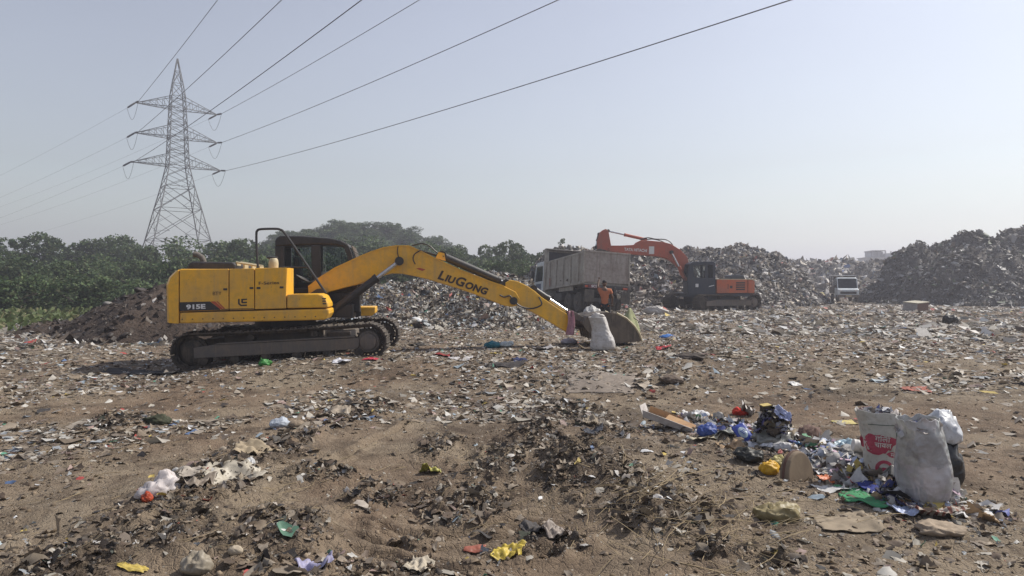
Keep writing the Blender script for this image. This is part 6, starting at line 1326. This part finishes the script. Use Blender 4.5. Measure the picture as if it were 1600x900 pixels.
# ------------------------------------------------------------------ person in the orange shirt, seen from behind
PX, PY_ = (945 - 800) / F * 21.5, 21.5; PZ = Hs(PX, PY_)
M_skin = soft('skin', (.12, .065, .04), .6, 0, .1, None, 6); M_shirt = soft('orange_shirt', (.42, .14, .065), .85, 0, .3, (.30, .09, .04), 7); M_pants = soft('dark_trousers', (.02, .02, .025), .9, 0, .2, None, 6); M_hair = soft('hair', (.012, .01, .01), .7, 0, .1, None, 12)
def skin_mesh(name, joints, edges, mat, parent, sub=2):
    me = bpy.data.meshes.new(name); me.from_pydata([j[:3] for j in joints], edges, []); o = bpy.data.objects.new(name, me); C.objects.link(o)
    m = o.modifiers.new('skin', 'SKIN'); m.use_smooth_shade = True
    for sv_, j in zip(me.skin_vertices[0].data, joints): sv_.radius = (j[3], j[4] if len(j) > 4 else j[3])
    me.skin_vertices[0].data[0].use_root = True
    s = o.modifiers.new('sub', 'SUBSURF'); s.levels = s.render_levels = sub; me.materials.append(mat)
    if parent: o.parent = parent
    return o
# facing away (+y) and a little left, bending forward, left arm raised
J = [(0, 0, .92, .13, .11), (0, .02, 1.12, .125, .10), (-.01, .06, 1.33, .155, .11), (-.01, .09, 1.45, .07, .065), (-.01, .12, 1.52, .052, .052),     # pelvis chest neck
     (-.18, .07, 1.38, .058), (-.25, .16, 1.50, .045), (-.22, .30, 1.70, .034), (-.21, .34, 1.77, .028),          # left arm raised
     (.18, .06, 1.37, .058), (.27, .02, 1.12, .045), (.26, .14, .92, .033), (.25, .18, .86, .028),                 # right arm
     (-.10, .0, .84, .095), (-.14, .07, .48, .062), (-.15, -.02, .10, .042), (-.15, .13, .04, .036),
     (.10, .0, .84, .095), (.14, -.02, .48, .062), (.16, -.16, .10, .042), (.17, -.03, .04, .036)]
E = [(0, 1), (1, 2), (2, 3), (3, 4), (2, 5), (5, 6), (6, 7), (7, 8), (2, 9), (9, 10), (10, 11), (11, 12), (0, 13), (13, 14), (14, 15), (15, 16), (0, 17), (17, 18), (18, 19), (19, 20)]
pr = skin_mesh('person', J, E, M_skin, None); put(pr, PX, PY_, PZ, R(-8)); pr.scale = (.9, .9, .88); tag(pr, 'person in orange shirt and dark trousers seen from behind with one arm raised', 'person')
bm = bmesh.new(); bmesh.ops.create_uvsphere(bm, u_segments=24, v_segments=18, radius=1)
for v in bm.verts:
    p = v.co; f_ = 1 + (.10 if p.y > 0 and p.z < -.2 else 0); nose = .10 * math.exp(-((p.x / .16) ** 2 + ((p.z + .05) / .2) ** 2)) * (p.y > .5); mouth = -.03 * math.exp(-((p.x / .3) ** 2 + ((p.z + .45) / .06) ** 2)) * (p.y > .5); eye = -.05 * (math.exp(-(((p.x - .35) / .15) ** 2 + ((p.z - .08) / .1) ** 2)) + math.exp(-(((p.x + .35) / .15) ** 2 + ((p.z - .08) / .1) ** 2))) * (p.y > .4)
    v.co = Vector((p.x * .076, (p.y * f_ + nose + mouth + eye) * .095, p.z * .118))
for s_ in (-1, 1):
    bmesh.ops.create_icosphere(bm, subdivisions=2, radius=.02, matrix=Matrix.Translation((s_ * .078, -.005, 0)) @ Matrix.Diagonal((.5, 1, 1.6, 1)))
me = bpy.data.meshes.new('head'); bm.to_mesh(me); bm.free(); me.materials.append(M_skin); me.polygons.foreach_set('use_smooth', np.ones(len(me.polygons), bool)); hd = bpy.data.objects.new('head', me); C.objects.link(hd); hd.parent = pr; hd.location = (-.01, .155, 1.615); hd.rotation_euler = (R(-10), 0, 0)
o = lump('hair', .168, .205, .15, M_hair, 51, .04, 5, 3); o.parent = hd; o.location = (0, -.012, .0)
sh = skin_mesh('shirt', [(0, 0, .93, .150, .130), (0, .02, 1.12, .148, .122), (-.01, .06, 1.33, .178, .132), (-.01, .085, 1.42, .088, .082), (-.185, .07, 1.385, .078), (-.235, .13, 1.46, .066), (.19, .058, 1.375, .078), (.245, .035, 1.22, .066), (0, 0, .86, .150, .130)], [(0, 1), (1, 2), (2, 3), (2, 4), (4, 5), (2, 6), (6, 7), (0, 8)], M_shirt, pr)
tr_ = skin_mesh('trousers', [(0, 0, .90, .145, .125), (-.10, .0, .82, .112), (-.14, .07, .48, .082), (-.15, -.015, .14, .066), (.10, .0, .82, .112), (.14, -.02, .48, .082), (.16, -.14, .15, .066)], [(0, 1), (1, 2), (2, 3), (0, 4), (4, 5), (5, 6)], M_pants, pr)
for hx, hy, hz2, up in ((-.21, .345, 1.79, 1), (.25, .19, .84, -1)):
    for k in range(4): skin_mesh('finger', [(hx + (k - 1.5) * .018, hy, hz2, .0095), (hx + (k - 1.5) * .021, hy + .012, hz2 + up * .045, .009), (hx + (k - 1.5) * .021, hy + .035, hz2 + up * (.07 - .008 * abs(k - 1.2)), .008)], [(0, 1), (1, 2)], M_skin, pr, 1)
    skin_mesh('thumb', [(hx + .02, hy, hz2 - up * .02, .011), (hx + .045, hy + .012, hz2 + up * .01, .010), (hx + .05, hy + .03, hz2 + up * .03, .009)], [(0, 1), (1, 2)], M_skin, pr, 1)
